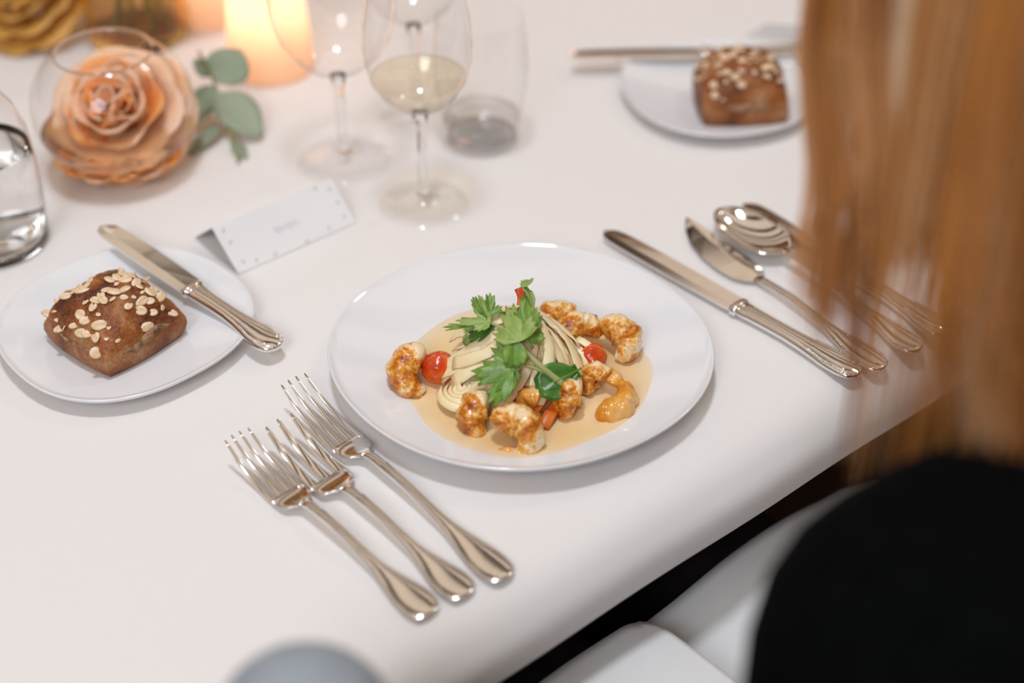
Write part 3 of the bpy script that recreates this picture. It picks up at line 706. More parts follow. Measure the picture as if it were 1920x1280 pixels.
table_knife('table_knife', (1775, 628), (1395, 385), 'table knife half hidden by hair, outermost behind the spoon', 0.004, 0.004, group=G_R)
table_knife('butter_knife', (521, 652), (190, 424), 'silver knife resting across the near left bread plate', 0.0135, 0.0245, pitch=True, h1=0.46, sc=1.0)
table_knife('butter_knife', (1535, 96), (1068, 104), 'silver knife resting across the far bread plate behind the roll', 0.018, 0.018, pitch=True, h1=0.46)
# fish knife
t, L, a = lay('fish_knife', (1656, 690), (1271, 416), 'pointed fish knife between the table knife and the spoon', 'knife', 0.004, 0.004, G_R); t.location.z = T; t.rotation_euler.z = a
Wf = [(0, 0.003), (0.012, 0.0082), (0.05, 0.0112), (0.10, 0.0108), (0.18, 0.0075), (0.28, 0.0042), (0.5, 0.0034), (0.58, 0.0046)]
Zf = [(0, 0.0035), (0.2, 0.0045), (0.4, 0.0085), (0.58, 0.0045)]
hn = obj('handle', bar([(L * q, interp(Wf, q), interp(Zf, q), 0.0019) for q in [0, .006, .012, .03, .06, .1, .15, .2, .26, .33, .42, .5, .55, .58]]), 'silver', t)
tag(obj('beaded_border', beads(bead_path(Wf, 0.006, 0.18, L, lambda q: interp(Zf, q) + 0.0016, 0.0016), 0.0011), 'silver', hn), kind='stuff')
obj('knife_blade', blade_geo(L, L * 0.57, [(0, 0.004, -0.004), (0.05, 0.010, -0.0085), (0.14, 0.0155, -0.0115), (0.3, 0.0175, -0.0120), (0.5, 0.0165, -0.0118), (0.7, 0.0115, -0.0115), (0.88, 0.0020, -0.0108), (0.97, -0.0055, -0.0098), (1.0, -0.0084, -0.0090)], 0.0042, 0.0011), 'blade', t, smooth=False)
# spoon
t, L, a = lay('soup_spoon', (1724, 655), (1348, 392), 'large silver spoon with a shiny upturned bowl', 'spoon', 0.004, 0.012, G_R); t.location.z = T; t.rotation_euler.z = a
Ws = [(0, 0.003), (0.012, 0.0085), (0.05, 0.0115), (0.10, 0.0110), (0.18, 0.0075), (0.28, 0.0042), (0.5, 0.0031), (0.64, 0.0040)]
Zs = [(0, 0.0035), (0.15, 0.0045), (0.4, 0.0120), (0.55, 0.0150), (0.64, 0.0125)]
hn = obj('handle', bar([(L * q, interp(Ws, q), interp(Zs, q), 0.0019) for q in [0, .006, .012, .03, .06, .1, .15, .2, .26, .33, .42, .5, .57, .62, .655]]), 'silver', t)
tag(obj('beaded_border', beads(bead_path(Ws, 0.006, 0.18, L, lambda q: interp(Zs, q) + 0.0016, 0.0016), 0.0011), 'silver', hn), kind='stuff')
def spoon_bowl(L):
    x0, x1 = L * 0.645, L; n, m = 40, 9; V, F = [], []
    cx, hl, hwd = (x0 + x1) / 2, (x1 - x0) / 2, 0.0232
    for side, off in ((1, 0.0), (-1, -0.0011)):
        V.append((cx, 0, 0.0016 + (0 if side > 0 else 0) + (off + 0.0011)))
        for j in range(1, m + 1):
            f = j / m
            for k in range(n):
                a = 2 * math.pi * k / n; c, s = math.cos(a), math.sin(a)
                egg = 1 - 0.10 * c
                V.append((cx + hl * f * c, hwd * f * s * egg, 0.0016 + off + 0.0011 + 0.0105 * f ** 2.2))
    base = 1 + m * n
    for b in (0, base):
        for k in range(n): F.append((b, b + 1 + k, b + 1 + (k + 1) % n) if b == 0 else (b, b + 1 + (k + 1) % n, b + 1 + k))
        for j in range(m - 1):
            for k in range(n):
                q = (b + 1 + j * n + k, b + 1 + (j + 1) * n + k, b + 1 + (j + 1) * n + (k + 1) % n, b + 1 + j * n + (k + 1) % n)
                F.append(q if b == 0 else q[::-1])
    e0, e1 = 1 + (m - 1) * n, base + 1 + (m - 1) * n
    for k in range(n): F.append((e0 + k, e1 + k, e1 + (k + 1) % n, e0 + (k + 1) % n))
    return V, F
obj('spoon_bowl', spoon_bowl(L), 'blade', t)

# ================================================================ glassware
def wine_glass(loc, base_r, stem_h, bowl, label, name='wine_glass'):
    t = thing(name, loc, label, 'wine glass', 'glasses grouped behind the place card')
    obj('foot', lathe([(base_r, 0.0008), (base_r * 0.98, 0.0018), (base_r * 0.6, 0.0035), (0.012, 0.0065), (0.006, 0.012)], 64), 'glass', t)
    obj('stem', lathe([(0.0, 0.008), (0.0055, 0.012), (0.0042, 0.02), (0.0036, stem_h * 0.5), (0.0042, stem_h * 0.85), (0.007, stem_h - 0.001), (0.0, stem_h + 0.001)], 24), 'stem_glass', t)
    obj('bowl', lathe([(r, stem_h + z) for r, z in bowl], 72), 'glass', t)
    obj('rim', tube([Vector((bowl[-1][0] * math.cos(a), bowl[-1][0] * math.sin(a), stem_h + bowl[-1][1])) for a in [2 * math.pi * i / 48 for i in range(49)]], 0.0006, 6), 'stem_glass', t)
    return t
G1 = at(795, 384)
b1 = [(0.0, 0.0), (0.010, 0.0015), (0.020, 0.0065), (0.030, 0.016), (0.0375, 0.028), (0.0415, 0.044), (0.0425, 0.058), (0.041, 0.078), (0.037, 0.100), (0.034, 0.116)]
wine_glass(G1, 0.037, 0.088, b1, 'wine glass holding a little white wine beside the place card')
def liquid(bowl, z0, lvl, inset=0.0008):
    pr = [(0, 0.0012)]
    for (r0, a), (r1, b) in zip(bowl, bowl[1:]):
        if b < lvl: pr.append((max(r1 - inset, 0.001), b + 0.0008))
        else:
            f = (lvl - a) / (b - a); pr.append((r0 + (r1 - r0) * f - inset, lvl)); break
    rl = pr[-1][0]
    pr += [(rl * 0.96, lvl - 0.0004), (0, lvl - 0.0004)]
    return lathe([(r, z + z0) for r, z in pr], 64)
tag(obj('white_wine', liquid(b1, 0.088, 0.030), 'wine', loc=G1), 'pale gold white wine in the bowl of the nearest wine glass', 'wine')
G2 = at(646, 302)
b2 = [(0.0, 0.0), (0.011, 0.0015), (0.024, 0.008), (0.036, 0.019), (0.045, 0.034), (0.0505, 0.052), (0.052, 0.068), (0.050, 0.090), (0.045, 0.115), (0.041, 0.135)]
wine_glass(G2, 0.040, 0.084, b2, 'large empty wine glass in front of the glowing candle')
G3 = at(783, 226)
b3 = [(0.0, 0.0), (0.010, 0.0015), (0.022, 0.008), (0.033, 0.018), (0.040, 0.034), (0.0425, 0.052), (0.041, 0.075), (0.037, 0.1), (0.034, 0.12)]
wine_glass(G3, 0.035, 0.095, b3, 'empty wine glass standing directly behind the one with wine')
# stemless tumbler with water
G4 = at(903, 263)
tb4 = [(0.0, 0.004), (0.026, 0.005), (0.031, 0.010), (0.0355, 0.03), (0.039, 0.055), (0.0405, 0.075), (0.039, 0.1), (0.036, 0.12)]
t = thing('water_tumbler', G4, 'stemless rounded water tumbler right of the wine glasses', 'glass')
obj('wall', lathe(tb4, 72), 'glass', t)
obj('thick_base', lathe([(0, 0.0), (0.024, 0.0), (0.029, 0.003), (0.0305, 0.0075), (0.025, 0.0048), (0, 0.0046)], 48), 'stem_glass', t)
tag(obj('drinking_water', liquid([(0, 0.006), (0.0255, 0.007), (0.0305, 0.011), (0.035, 0.03), (0.038, 0.05)], 0.0, 0.026), 'still_water', loc=G4), 'shallow clear water in the stemless tumbler', 'water')
# carafe at the left edge
GC = at(-8, 455)
cb = [(0.0, 0.003), (0.036, 0.004), (0.042, 0.010), (0.0445, 0.03), (0.0445, 0.07), (0.0425, 0.098), (0.036, 0.118), (0.027, 0.132), (0.0215, 0.150), (0.020, 0.175), (0.022, 0.205), (0.026, 0.222)]
t = thing('water_carafe', GC, 'clear water carafe cut off by the left edge of the picture', 'carafe')
obj('wall', lathe(cb, 72), 'glass', t)
obj('thick_base', lathe([(0, 0.0), (0.037, 0.0), (0.041, 0.003), (0.0415, 0.009), (0.036, 0.0042), (0, 0.0038)], 48), 'stem_glass', t)
tag(obj('carafe_water', liquid([(0, 0.005), (0.036, 0.006), (0.0415, 0.012), (0.044, 0.03), (0.044, 0.07), (0.042, 0.098)], 0.0, 0.085), 'water', loc=GC), 'clear water filling the carafe at the left edge', 'water')

# ================================================================ flowers
def petal(s, curl, w=1.0, seed=0, back=0.25):
    n, m = 10, 8; V, F = [], []
    for i in range(m + 1):
        v = i / m
        for j in range(n + 1):
            u = -1 + 2 * j / n
            wd = s * w * math.sin(math.pi * (0.16 + 0.60 * v)) * 0.62; x = u * wd
            bow = curl * (u * u) * s * 0.42
            z = s * v; y = -s * 0.30 * math.sin(v * math.pi * 0.5) + bow - back * s * max(0, v - 0.72) ** 1.5 * 3
            z -= 0.10 * s * (u * u) * v
            V.append(Vector((x, y, z)) + Vector((0, 1, 0)) * 0.03 * s * mnoise.noise((u * 2, v * 2, seed)))
    for i in range(m):
        for j in range(n): a = i * (n + 1) + j; F.append((a, a + 1, a + n + 2, a + n + 1))
    return V, F
def rose(loc, size, axis, label, name='rose', m1='rose', m2='rose_deep', seed=0, spin=0.0):
    t = thing(name, loc, label, 'rose', 'peach roses of the centrepiece'); rn = random.Random(seed)
    t.rotation_euler = Vector(axis).to_track_quat('Z', 'Y').to_euler()
    rings = [(3, 0.01, 0.30, -0.10, 1.2), (3, 0.06, 0.34, 0.02, 1.0), (4, 0.12, 0.38, 0.10, 0.9), (5, 0.20, 0.42, 0.22, 0.8), (6, 0.30, 0.46, 0.40, 0.7), (7, 0.38, 0.50, 0.66, 0.5), (8, 0.42, 0.50, 0.95, 0.3)]
    for q, (n, rr, ln, lean, curl) in enumerate(rings):
        for k in range(n):
            a = 2 * math.pi * (k + 0.37 * q) / n + spin + rn.uniform(-0.1, 0.1)
            g = petal(size * ln, curl, 1.25, seed + k + q * 10, 0.2 + 0.25 * lean)
            mt = Matrix.Rotation(a, 4, 'Z') @ Matrix.Translation((0, -size * rr * 0.45, -size * 0.06 * q)) @ Matrix.Rotation(lean * 1.05, 4, 'X')
            o = obj('petal', xf(g, mt), m2 if (q in (2, 4) and k % 2 == 0) or q == 1 else m1, t); solid(o, 0.0006)
    return t
VB = at(212, 196, 0.062); VB.z = T                       # centre of the round bowl vase
t = thing('bowl_vase', VB, 'round clear glass bowl vase with a peach rose inside', 'vase')
RB = 0.0665
bp = []
for i in range(0, 25):
    a = math.radians(-90 + 144 * i / 24); bp.append((max(RB * math.cos(a), 0), 0.0615 + RB * 0.92 * math.sin(a)))
obj('wall', lathe(bp, 80), 'glass', t)
rl, zl = bp[-1]
obj('rim', tube([Vector((rl * math.cos(a), rl * math.sin(a), zl)) for a in [2 * math.pi * i / 48 for i in range(49)]], 0.0013, 8), 'stem_glass', t)
obj('thick_base', lathe([(0, 0.0), (0.026, 0.0), (0.028, 0.0022), (0.018, 0.0042), (0, 0.0036)], 48), 'stem_glass', t)
wp = [(0, 0.0035)] + [(r - 0.0012, z) for r, z in bp[1:] if z < 0.046]
wl = wp[-1][1]; wp += [(wp[-1][0] * 0.97, wl - 0.0003), (0, wl - 0.0003)]
tag(obj('vase_water', lathe(wp, 64), 'bowl_water', loc=VB), 'shallow golden-tinted water in the round bowl vase', 'water')
rose(VB + Vector((0.0, 0.004, 0.058)), 0.086, (-0.05, -0.60, 0.75), 'open peach rose inside the round bowl vase', seed=2)
for k in range(6):                                            # fallen petals in the water
    a = -2.6 + 0.42 * k; g = petal(0.034, 0.7, 1.3, k)
    mt = Matrix.Translation(Vector((0.036 * math.cos(a), 0.034 * math.sin(a), 0.020 + 0.002 * (k % 2)))) @ Matrix.Rotation(a + 1.57, 4, 'Z') @ Matrix.Rotation(0.9, 4, 'X') @ Matrix.Translation((0, 0, -0.017))
    o = obj('loose_petal', xf(g, mt), 'rose_deep' if k % 2 else 'rose', loc=VB); solid(o, 0.0005)
    tag(o, 'loose orange petal lying in the bottom of the bowl vase', 'petal', 'loose petals in the bowl vase')
# tall amber vase behind with stems and blooms above the frame
VT = at(262, 66); 
t = thing('tall_vase', VT, 'tall amber-tinted glass vase of stems behind the bowl vase', 'vase')
obj('wall', lathe([(0.0, 0.003), (0.046, 0.004), (0.050, 0.012), (0.050, 0.10), (0.052, 0.17)], 72), 'amber_glass', t)
obj('thick_base', lathe([(0, 0), (0.047, 0), (0.049, 0.006), (0.0, 0.005)], 48), 'stem_glass', t)
rn = random.Random(11)
for k in range(9):
    a = rn.uniform(0, 6.28); r = rn.uniform(0.01, 0.036); b = Vector((r * math.cos(a), r * math.sin(a), 0.008)); e = Vector((-r * 1.4 * math.cos(a + .4), -r * 1.4 * math.sin(a + .4), 0.20))
    s = obj('flower_stem', tube(spline([b, (b + e) / 2 + Vector((0.004, 0, 0)), e], 8), 0.0024, 8), 'green_stem', loc=VT)
    tag(s, 'green flower stem standing in the tall amber vase', 'stem', 'stems in the tall amber vase')
for k, (dx, dy, dz) in enumerate(((-0.05, -0.01, 0.21), (0.05, -0.015, 0.215), (0.0, 0.055, 0.225))):
    rose(VT + Vector((dx, dy, dz)), 0.085, (dx * 8, -0.3 + dy * 5, 1), ('apricot rose at the left of the tall vase', 'apricot rose at the right of the tall vase', 'apricot rose at the back of the tall vase')[k], m1='amber_petal', m2='rose_deep', seed=20 + k)
# second low amber bowl of blooms to the left
VL = at(58, 74)
rose(VL + Vector((0, 0, 0.050)), 0.078, (-0.2, -0.5, 1), 'amber rose lying on the table behind the carafe', m1='amber_petal', m2='amber_petal', seed=31)
rose(VL + Vector((-0.085, 0.06, 0.052)), 0.078, (-0.3, -0.3, 1), 'second amber rose at the upper left corner', m1='amber_petal', m2='rose_deep', seed=33)

# eucalyptus sprig
def euca_leaf(L, w, seed):
    n, m = 10, 6; V, F = [], []
    for i in range(n + 1):
        v = i / n; hw_ = w * math.sin(math.pi * min(v ** 0.8, 1)) ** 0.7 * 0.5 + 1e-4
        for j in range(m + 1):
            u = -1 + 2 * j / m; V.append((L * v, u * hw_, 0.12 * abs(u) * hw_ - 0.10 * L * (v - 0.5) ** 2 + 0.02 * L * mnoise.noise((v * 3, u, seed))))
    for i in range(n):
        for j in range(m): a = i * (m + 1) + j; F.append((a, a + 1, a + m + 2, a + m + 1))
    return V, F
ES = at(412, 170, 0.02); 
sp = thing('eucalyptus_sprig', at(440, 290, 0.0), 'sage green eucalyptus sprig trailing from the flowers onto the cloth', 'eucalyptus')
def el(b, t_, w, nrm, seed):
    p, q = at(*b), at(*t_); o = obj('leaf', xf(euca_leaf((q - p).length, w, seed), frame_mtx(q - p, nrm, p - sp.location)), 'euca', sp); solid(o, 0.0006)
el((408, 155, 0.034), (452, 92, 0.052), 0.040, (0.1, -0.7, 0.7), 1)
el((412, 172, 0.030), (488, 258, 0.006), 0.038, (0.3, -0.5, 0.8), 2)
el((405, 160, 0.032), (356, 222, 0.014), 0.026, (-0.3, -0.6, 0.7), 3)
el((402, 170, 0.030), (358, 236, 0.010), 0.018, (0.1, -0.5, 0.8), 4)
el((414, 232, 0.012), (354, 290, 0.003), 0.014, (0.0, -0.4, 0.9), 5)
el((436, 262, 0.007), (462, 296, 0.003), 0.011, (0.2, -0.3, 0.9), 6)
el((400, 140, 0.038), (362, 112, 0.050), 0.016, (0.0, -0.8, 0.5), 7)
obj('stem', tube(spline([at(372, 95, 0.06) - sp.location, at(400, 150, 0.036) - sp.location, at(412, 200, 0.02) - sp.location, at(436, 262, 0.007) - sp.location, at(448, 305, 0.0018) - sp.location], 16), 0.0014, 8), 'green_stem', sp)

# candles in frosted votives
def votive(VC, label, clabel, power=0.10):
    t = thing('votive_holder', VC, label, 'candle holder', 'glowing candle holders')
    obj('frosted_cup', lathe([(0.0, 0.003), (0.038, 0.003), (0.0405, 0.006), (0.0395, 0.03), (0.036, 0.07), (0.0335, 0.10), (0.034, 0.12)], 64), 'votive', t)
    c = thing('tea_light', VC + Vector((0, 0, 0.0035)), clabel, 'candle')
    obj('wax', lathe([(0, 0.0), (0.018, 0.0), (0.018, 0.028), (0.016, 0.03), (0, 0.029)], 32), 'wax', c)
    obj('wick', tube([(0, 0, 0.028), (0.0004, 0, 0.033), (0.0012, 0, 0.037)], 0.0006, 6), 'wood', c)
    obj('flame', lathe([(0, 0.032), (0.0035, 0.037), (0.0045, 0.043), (0.003, 0.052), (0, 0.062)], 16), 'flame', c)
    ld = bpy.data.lights.new('candle_glow', 'POINT'); ld.energy = power; ld.color = (1.0, 0.72, 0.50); ld.shadow_soft_size = 0.006
    lo = bpy.data.objects.new('candle_glow', ld); COL.objects.link(lo); lo.location = VC + Vector((0, 0, 0.075))
votive(at(510, 128), 'glowing peach candle holder behind the large empty wine glass', 'small burning candle in the holder behind the empty wine glass')
votive(at(408, 28), 'glowing peach candle holder at the top edge beside the tall vase', 'small burning candle in the holder beside the tall vase', 0.08)  # extra holder, added to fill the background with a peach glow
votive(Vector((0.02, 1.66, T)), 'glowing candle holder standing beyond the wine glasses', 'small burning candle beyond the wine glasses', 0.4)  # unseen candle, added for warm glints on glass and cutlery
votive(Vector((0.42, 1.86, T)), 'glowing candle holder farthest up the table on the right', 'small burning candle farthest up the table', 0.4)  # second unseen candle, put in for the same orange highlights

# ================================================================ place cards
def card(name, tl, tr, bl, br_, back, label, zr, marks=True):
    A, B, C_, D = at(tl[0], tl[1], zr), at(tr[0], tr[1], zr), at(*bl, 0.0006), at(*br_, 0.0006)
    D = C_ + (B - A); E_ = at(*back, 0.0006); F_ = E_ + (B - A)
    t = thing(name, (C_ + D) / 2, label, 'place card'); o = t.location
    f = obj('front_panel', ([A - o, B - o, D - o, C_ - o], [(0, 3, 2, 1)]), 'card', t, smooth=False); solid(f, 0.0004)
    b = obj('back_panel', ([A - o, B - o, F_ - o, E_ - o], [(0, 1, 2, 3)]), 'card', t, smooth=False); solid(b, 0.0004)
    if marks:
        n = ((B - A).cross(C_ - A)).normalized(); n = n if n.z > 0 else -n
        pt = lambda u, v: A + (B - A) * u + (C_ - A) * v + n * 0.0005 - o
        s = [pt(0.40 + 0.20 * i / 40, 0.52 - 0.05 * math.sin(i * 0.9) * (1 + 0.5 * math.sin(i * 0.31))) for i in range(41)]
        obj('handwritten_name', tube(s, 0.00035, 5), 'ink', t)
        rn = random.Random(4)
        for u, v in ((0.06, 0.18), (0.05, 0.42), (0.09, 0.85), (0.16, 0.93), (0.30, 0.95), (0.86, 0.10), (0.93, 0.16), (0.95, 0.45), (0.94, 0.75), (0.78, 0.93), (0.6, 0.95)):
            g = euca_leaf(0.0042, 0.002, 1); mt = frame_mtx(Matrix.Rotation(rn.uniform(0, 6), 3, n) @ (B - A), n, pt(u, v))
            l = obj('printed_leaf', xf(g, mt), 'leaf_print', t); solid(l, 0.0001)
card('place_card', (397, 427), (620, 334), (447, 514), (682, 438), (365, 445), 'white folded place card with faint writing beside the wine glass', 0.030)
card('place_card', (1437, 44), (1680, 60), (1395, 68), (1650, 84), (1492, 66), 'second place card at the top right, partly behind the hair', 0.020, marks=False)

# ================================================================ woman
PB = W(0.0, 0.47, 0); PB.z = 0
per = thing('person', PB, 'person in a black top with long golden-brown hair leaning over the plate', 'person')
def skin(name, nodes, edges, m, parent, sub=2, root=0):
    vs = [Vector(n[0]) - parent.location for n in nodes]
    me = bpy.data.meshes.new(name); me.from_pydata([tuple(v) for v in vs], edges, []); me.update(); me.materials.append(M[m])
    o = bpy.data.objects.new(name, me); COL.objects.link(o); o.parent = parent
    sk = o.modifiers.new('skin', 'SKIN'); sk.use_smooth_shade = True
    for i, n in enumerate(nodes):
        r = n[1]; r = r if isinstance(r, tuple) else (r, r); me.skin_vertices[0].data[i].radius = r
        me.skin_vertices[0].data[i].use_root = (i == root)
    subsurf(o, sub); return o
BX = 0.0                                                   # body axis along the edge
nodes = [(W(BX, .48, -.20), (.13, .11)), (W(BX, .48, -.06), (.115, .095)), (W(BX, .465, .08), (.12, .10)), (W(BX, .462, .148), (.105, .074)), (W(BX, .435, .25), .038), (W(BX + .01, .40, .31), .046), (W(BX + .02, .375, .37), (.062, .066)), (W(BX + .02, .37, .43), (.075, .085)), (W(BX + .02, .375, .49), (.070, .080)), (W(BX + .02, .385, .535), (.035, .04)),
         (ray(1668, 1185, .60), .072), (ray(1672, 1650, .66), .062), (ray(1700, 2050, .72), .050), (W(BX - .17, .43, -.085), .034), (W(BX - .11, .415, -.09), .024), (W(BX - .07, .405, -.085), (.034, .018)),
         (W(BX + .16, .46, .20), .056), (W(BX + .235, .44, .06), .046), (W(BX + .24, .42, -.06), .038), (W(BX + .17, .40, -.085), .032), (W(BX + .11, .38, -.09), .024), (W(BX + .07, .37, -.085), (.034, .018)),
         (W(BX - .09, .44, -.215), .085), (W(BX - .095, .20, -.205), .072), (W(BX - .10, .02, -.20), .058), (W(BX - .10, .04, -.42), .05), (W(BX - .10, .06, -.66), .036), (W(BX - .10, -.02, -.715), .03), (W(BX - .10, -.10, -.725), .022),
         (W(BX + .09, .44, -.215), .085), (W(BX + .095, .20, -.205), .072), (W(BX + .10, .02, -.20), .058), (W(BX + .10, .04, -.42), .05), (W(BX + .10, .06, -.66), .036), (W(BX + .10, -.02, -.715), .03), (W(BX + .10, -.10, -.725), .022)]
edges = [(0, 1), (1, 2), (2, 3), (3, 4), (4, 5), (5, 6), (6, 7), (7, 8), (8, 9), (3, 10), (10, 11), (11, 12), (12, 13), (13, 14), (14, 15), (3, 16), (16, 17), (17, 18), (18, 19), (19, 20), (20, 21),
         (0, 22), (22, 23), (23, 24), (24, 25), (25, 26), (26, 27), (27, 28), (0, 29), (29, 30), (30, 31), (31, 32), (32, 33), (33, 34), (34, 35)]
def fingers(wrist, palm, side):
    """four fingers and a thumb from the palm node"""
    b = len(nodes); pv = nodes[palm][0]; fwd = (pv - nodes[wrist][0]); fwd.z = 0; fwd.normalize(); lat = Vector((-fwd.y, fwd.x, 0))
    for k, ln in enumerate((0.055, 0.066, 0.062, 0.048)):
        y = (k - 1.5) * 0.019; i0 = len(nodes)
        nodes.append((pv + fwd * 0.028 + lat * y, .0095)); nodes.append((pv + fwd * (0.028 + ln * 0.5) + lat * y + Vector((0, 0, 0.002)), .0085)); nodes.append((pv + fwd * (0.028 + ln) + lat * y + Vector((0, 0, -0.010)), .007))
        edges.extend([(palm, i0), (i0, i0 + 1), (i0 + 1, i0 + 2)])
    i0 = len(nodes); s = side
    nodes.append((pv + lat * (0.034 * s) - fwd * 0.008, .0105)); nodes.append((pv + lat * (0.050 * s) + fwd * 0.020, .0085)); edges.extend([(palm, i0), (i0, i0 + 1)])
fingers(14, 15, 1); fingers(20, 21, -1)
covered = {0, 1, 2, 3, 10, 11, 12, 13, 16, 17, 18, 19, 22, 23, 24, 25, 29, 30, 31, 32}
slim = [(n[0], tuple(r * (0.74 if i in covered else 1.0) for r in (n[1] if isinstance(n[1], tuple) else (n[1],) * 2))) for i, n in enumerate(nodes)]
body = skin('body', slim, edges, 'skin', per)
HC = W(BX + .02, .372, .44); fwd = -EO; lat = EA
for s in (-1, 1):
    e = obj('eye', lathe([(0.011 * math.sin(math.pi * i / 10), -0.011 * math.cos(math.pi * i / 10)) for i in range(11)], 16), 'card', per); e.location = HC + fwd * 0.072 + lat * (0.031 * s) + Vector((0, 0, 0.005)) - PB
nose = obj('nose', tube([HC + fwd * 0.078 + Vector((0, 0, 0.008)) - PB, HC + fwd * 0.092 + Vector((0, 0, -0.018)) - PB, HC + fwd * 0.080 + Vector((0, 0, -0.030)) - PB], [0.006, 0.011, 0.008], 10), 'skin', per)
lips = obj('mouth', tube([HC + fwd * 0.068 + lat * (0.022 * q) + fwd * (0.010 * (1 - q * q)) + Vector((0, 0, -0.055)) - PB for q in (-1, -.5, 0, .5, 1)], [0.002, 0.005, 0.006, 0.005, 0.002], 8), 'rose_deep', per)
# clothing
def grow(idx, k): return [(nodes[i][0], tuple(r * k + 0.006 for r in (nodes[i][1] if isinstance(nodes[i][1], tuple) else (nodes[i][1],) * 2))) for i in idx]
ti = [0, 1, 2, 3, 4, 10, 11, 12, 13, 14, 16, 17, 18, 19, 20]; mp = {v: i for i, v in enumerate(ti)}
skin('black_top', grow(ti, 1.06), [(mp[a], mp[b]) for a, b in edges if a in mp and b in mp], 'black', per)
li = [0, 22, 23, 24, 25, 26, 29, 30, 31, 32, 33]; mp2 = {v: i for i, v in enumerate(li)}
skin('black_trousers', grow(li, 1.04), [(mp2[a], mp2[b]) for a, b in edges if a in mp2 and b in mp2], 'trouser', per)
for s, a, b in ((-1, 27, 28), (1, 34, 35)):
    g = tube([nodes[a - 1][0] + Vector((0, 0, -0.02)) - PB, nodes[a][0] - PB, nodes[b][0] + Vector((0, 0, 0.004)) - PB], [0.045, 0.040, 0.024], 12, flat=[(0.8, 1), (0.8, 1.05), (0.8, 1.4)])
    subsurf(obj('shoe', g, 'trouser', per))

# hair: strands falling from the head over the left shoulder towards the plate
def hair():
    V, F, tone = [], [], []; rn = random.Random(21)
    head = W(BX + .02, .385, .50)
    def strand(path, r, tn):
        n0 = len(V); g = tube(path, [r * (1.0 if i < len(path) - 3 else (len(path) - i) / 4) for i in range(len(path))], 3, closed_ends=False)
        V.extend(g[0]); F.extend([tuple(i + n0 for i in f) for f in g[1]]); tone.extend([tn] * len(g[0]))
    # locks: (x top, x mid, y mid, x end, y end, depth top, depth end, spread px top, spread px end, count, tone, radius); tone mixes streaked hair colour with painted highlight and shade
    locks = [
        (1532, 1528, 330, 1510, 600, .70, .72, 12, 26, 45, .55, .00040),
        (1572, 1566, 330, 1545, 640, .69, .71, 30, 30, 105, .30, .00042),
        (1640, 1622, 350, 1592, 690, .68, .70, 40, 9, 85, .26, .00040),
        (1655, 1650, 300, 1640, 530, .67, .70, 56, 44, 170, .56, .00045),
        (1748, 1728, 290, 1708, 490, .635, .68, 46, 36, 240, .97, .00045),
        (1775, 1782, 330, 1800, 760, .65, .66, 30, 34, 130, .14, .00045),
        (1850, 1846, 330, 1872, 840, .62, .65, 44, 46, 220, .92, .00048),
        (1920, 1925, 350, 1920, 850, .63, .64, 60, 60, 220, .40, .00048),
        (2000, 2010, 350, 2000, 820, .62, .62, 60, 60, 200, .45, .00048),
        (1740, 1760, 450, 1740, 820, .68, .69, 30, 80, 26, .40, .00040),
        (2100, 2110, 300, 2090, 780, .62, .60, 70, 70, 160, .45, .00048),
    ]
    for x0, x1, y1, x2, y2, d0, d2, s0, s2, cnt, tn, r in locks:
        for _ in range(cnt):
            q = rn.gauss(0, 0.55); q = max(-1.3, min(1.3, q)); dj = rn.uniform(-0.012, 0.018); e = rn.gauss(0, 0.25)
            top = ray(x0 + q * s0, -60, d0 + dj); 
            mid = ray(x1 + q * (s0 + s2) / 2, y1, (d0 + d2) / 2 + dj)
            end = ray(x2 + (q + e) * s2, y2 - abs(rn.gauss(0, 70)) + 20, d2 + dj * 1.3)
            low = mid.lerp(end, 0.5) + Vector((rn.uniform(-.002, .002), rn.uniform(-.002, .002), 0))
            hd = top - head; hd.z = 0; hd = hd.normalized() if hd.length > 1e-4 else Vector((1, 0, 0))
            crown = head + Vector((hd.x * 0.085, hd.y * 0.085, 0.03 + rn.uniform(-.02, .02))); part = head + Vector((hd.x * 0.03, hd.y * 0.03, 0.088))
            strand(spline([part, crown, top, mid, low, end], 20), r * rn.uniform(0.7, 1.2), min(1, max(0, tn + rn.gauss(0, 0.09))))
    # the rest of the head of hair, round the back and the far side
    for _ in range(700):
        a = rn.uniform(0, 2 * math.pi); dv = EO * math.cos(a) + EA * math.sin(a)
        if dv.dot(-EO) > 0.75: continue
        ln = rn.uniform(0.26, 0.36); b = head + Vector((0, 0, -0.06))
        p = [head + dv * 0.02 + Vector((0, 0, 0.094)), head + dv * 0.075 + Vector((0, 0, 0.05)), b + dv * 0.100, b + dv * 0.110 + Vector((0, 0, -0.10)) + EO * 0.01, b + dv * 0.118 + Vector((0, 0, -ln + 0.08)) + EO * 0.02]
        strand(spline(p, 14), 0.0006, min(1, max(0, 0.42 + rn.gauss(0, 0.14))))
    return V, F, tone
hv, hf, ht = hair()
ho = obj('hair', ([v - PB for v in hv], hf), 'hair', per)
at_ = ho.data.attributes.new('tone', 'FLOAT', 'POINT'); at_.data.foreach_set('value', ht)
tag(ho, kind='stuff')

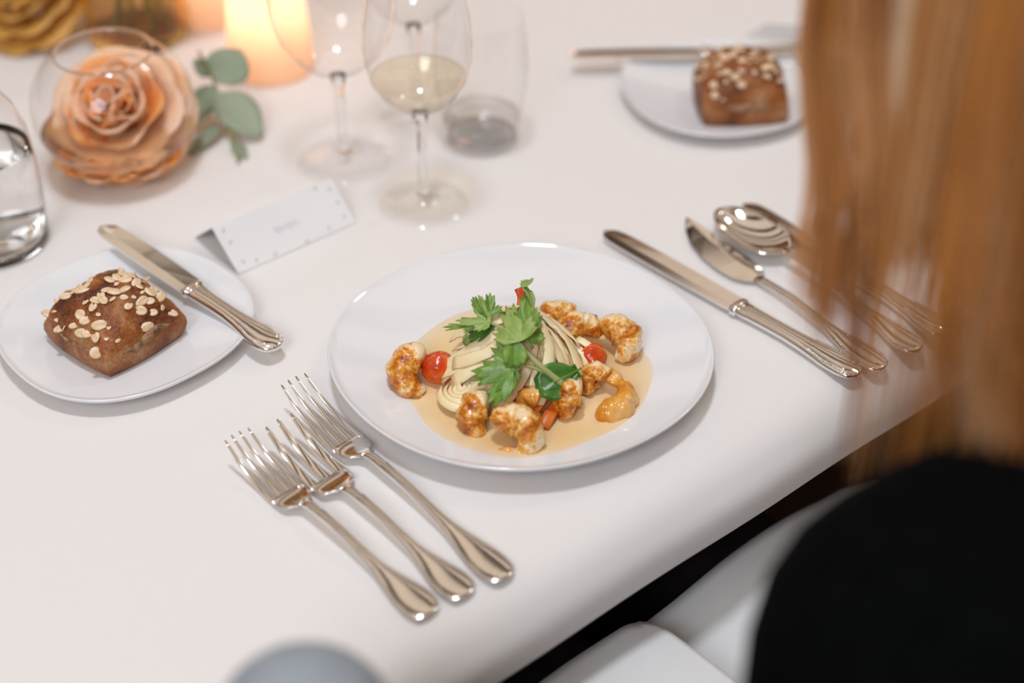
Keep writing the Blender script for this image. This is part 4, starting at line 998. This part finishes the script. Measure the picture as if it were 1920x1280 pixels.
# napkin on the lap, folded back over itself
def napkin():
    V, F = [], []
    na, no = 44, 26
    for i in range(na + 1):
        a = -0.125 + 0.36 * i / na
        for j in range(no + 1):
            o = 0.160 + 0.235 * j / no
            hump = 0.012 * math.cos((a - 0.09) * 26) if a > -0.02 else 0.010 * math.cos((a + 0.10) * 22)
            z = -0.120 + hump * 0.6 - 0.03 * max(0, (-0.10 - a) / 0.03) ** 2 - 0.4 * max(0, a - 0.19) - 0.12 * max(0, 0.18 - o)
            z += 0.0025 * mnoise.noise((a * 18, o * 18, 1))
            V.append(W(a, o, z))
    for i in range(na):
        for j in range(no): q = i * (no + 1) + j; F.append((q, q + no + 1, q + no + 2, q + 1))
    return V, F
NP = W(0.03, 0.25, -0.13)
nk = thing('napkin', NP, 'white linen napkin spread over the lap of the person in black', 'napkin')
g = napkin(); o = obj('lower_layer', ([v - NP for v in g[0]], g[1]), 'napkin', nk); solid(o, 0.0012)
def flap():
    V, F = [], []; n, m = 30, 26
    for i in range(n + 1):
        u = i / n
        for j in range(m + 1):
            v = j / m; a = -0.150 + 0.115 * u; o = 0.172 + 0.20 * v
            rr = 0.02                                              # rounded front corner
            if u > 1 - rr / 0.115 and v < rr / 0.20:
                du = (u - (1 - rr / 0.115)) * 0.115; dv = (rr / 0.20 - v) * 0.20; m_ = max(du, dv); L_ = math.hypot(du, dv)
                if L_ > 1e-6: f = m_ / L_; a = -0.150 + 0.115 - rr + du * f; o = 0.172 + rr - dv * f
            z = -0.094 + 0.004 * math.sin(u * 3) - 0.012 * (1 - v) ** 3 + 0.0015 * mnoise.noise((a * 20, o * 20, 7))
            if u < 0.15: z -= 0.02 * ((0.15 - u) / 0.15) ** 2
            V.append(W(a, o, z))
    for i in range(n):
        for j in range(m): q = i * (m + 1) + j; F.append((q, q + m + 1, q + m + 2, q + 1))
    return V, F
g = flap(); o = obj('folded_flap', ([v - NP for v in g[0]], g[1]), 'napkin', nk); s = solid(o, 0.006, -1)

# ---------------------------------------------------------------- chairs
def chair(loc, rz, label, m, thick, top, w=0.44, d=0.42):
    t = thing('dining_chair', loc, label, 'chair', rz=rz)     # local +y = facing direction
    bevel(obj('seat', box(0, 0, 0.425, w, d, 0.05), m, t, smooth=False), 0.02, 4)
    for x in (-1, 1):
        for y in (-1, 1): obj('leg', box(x * (w / 2 - 0.03), y * (d / 2 - 0.03), 0.20, 0.035, 0.035, 0.40), 'wood', t, smooth=False)
    bevel(obj('backrest', box(0, -d / 2 - thick / 2 + 0.02, (0.55 + top) / 2, w, thick, top - 0.55), m, t, smooth=True), thick * 0.495, 10)
    for x in (-1, 1): obj('back_post', box(x * (w / 2 - 0.06), -d / 2 + 0.0, 0.5, 0.03, 0.03, 0.2), 'wood', t, smooth=False)
    return t
chair((PB.x + EO.x * 0.03, PB.y + EO.y * 0.03, 0), ANG, 'dark chair that the person in black sits on', 'wood', 0.04, 0.95)
GB = ray(592, 1238, 0.66)
chair((GB.x - 0.24, GB.y - 0.165, 0), math.radians(90), 'padded blue-grey chair whose rounded top shows at the bottom edge', 'grey_fabric', 0.085, GB.z - 0.001, w=0.40)
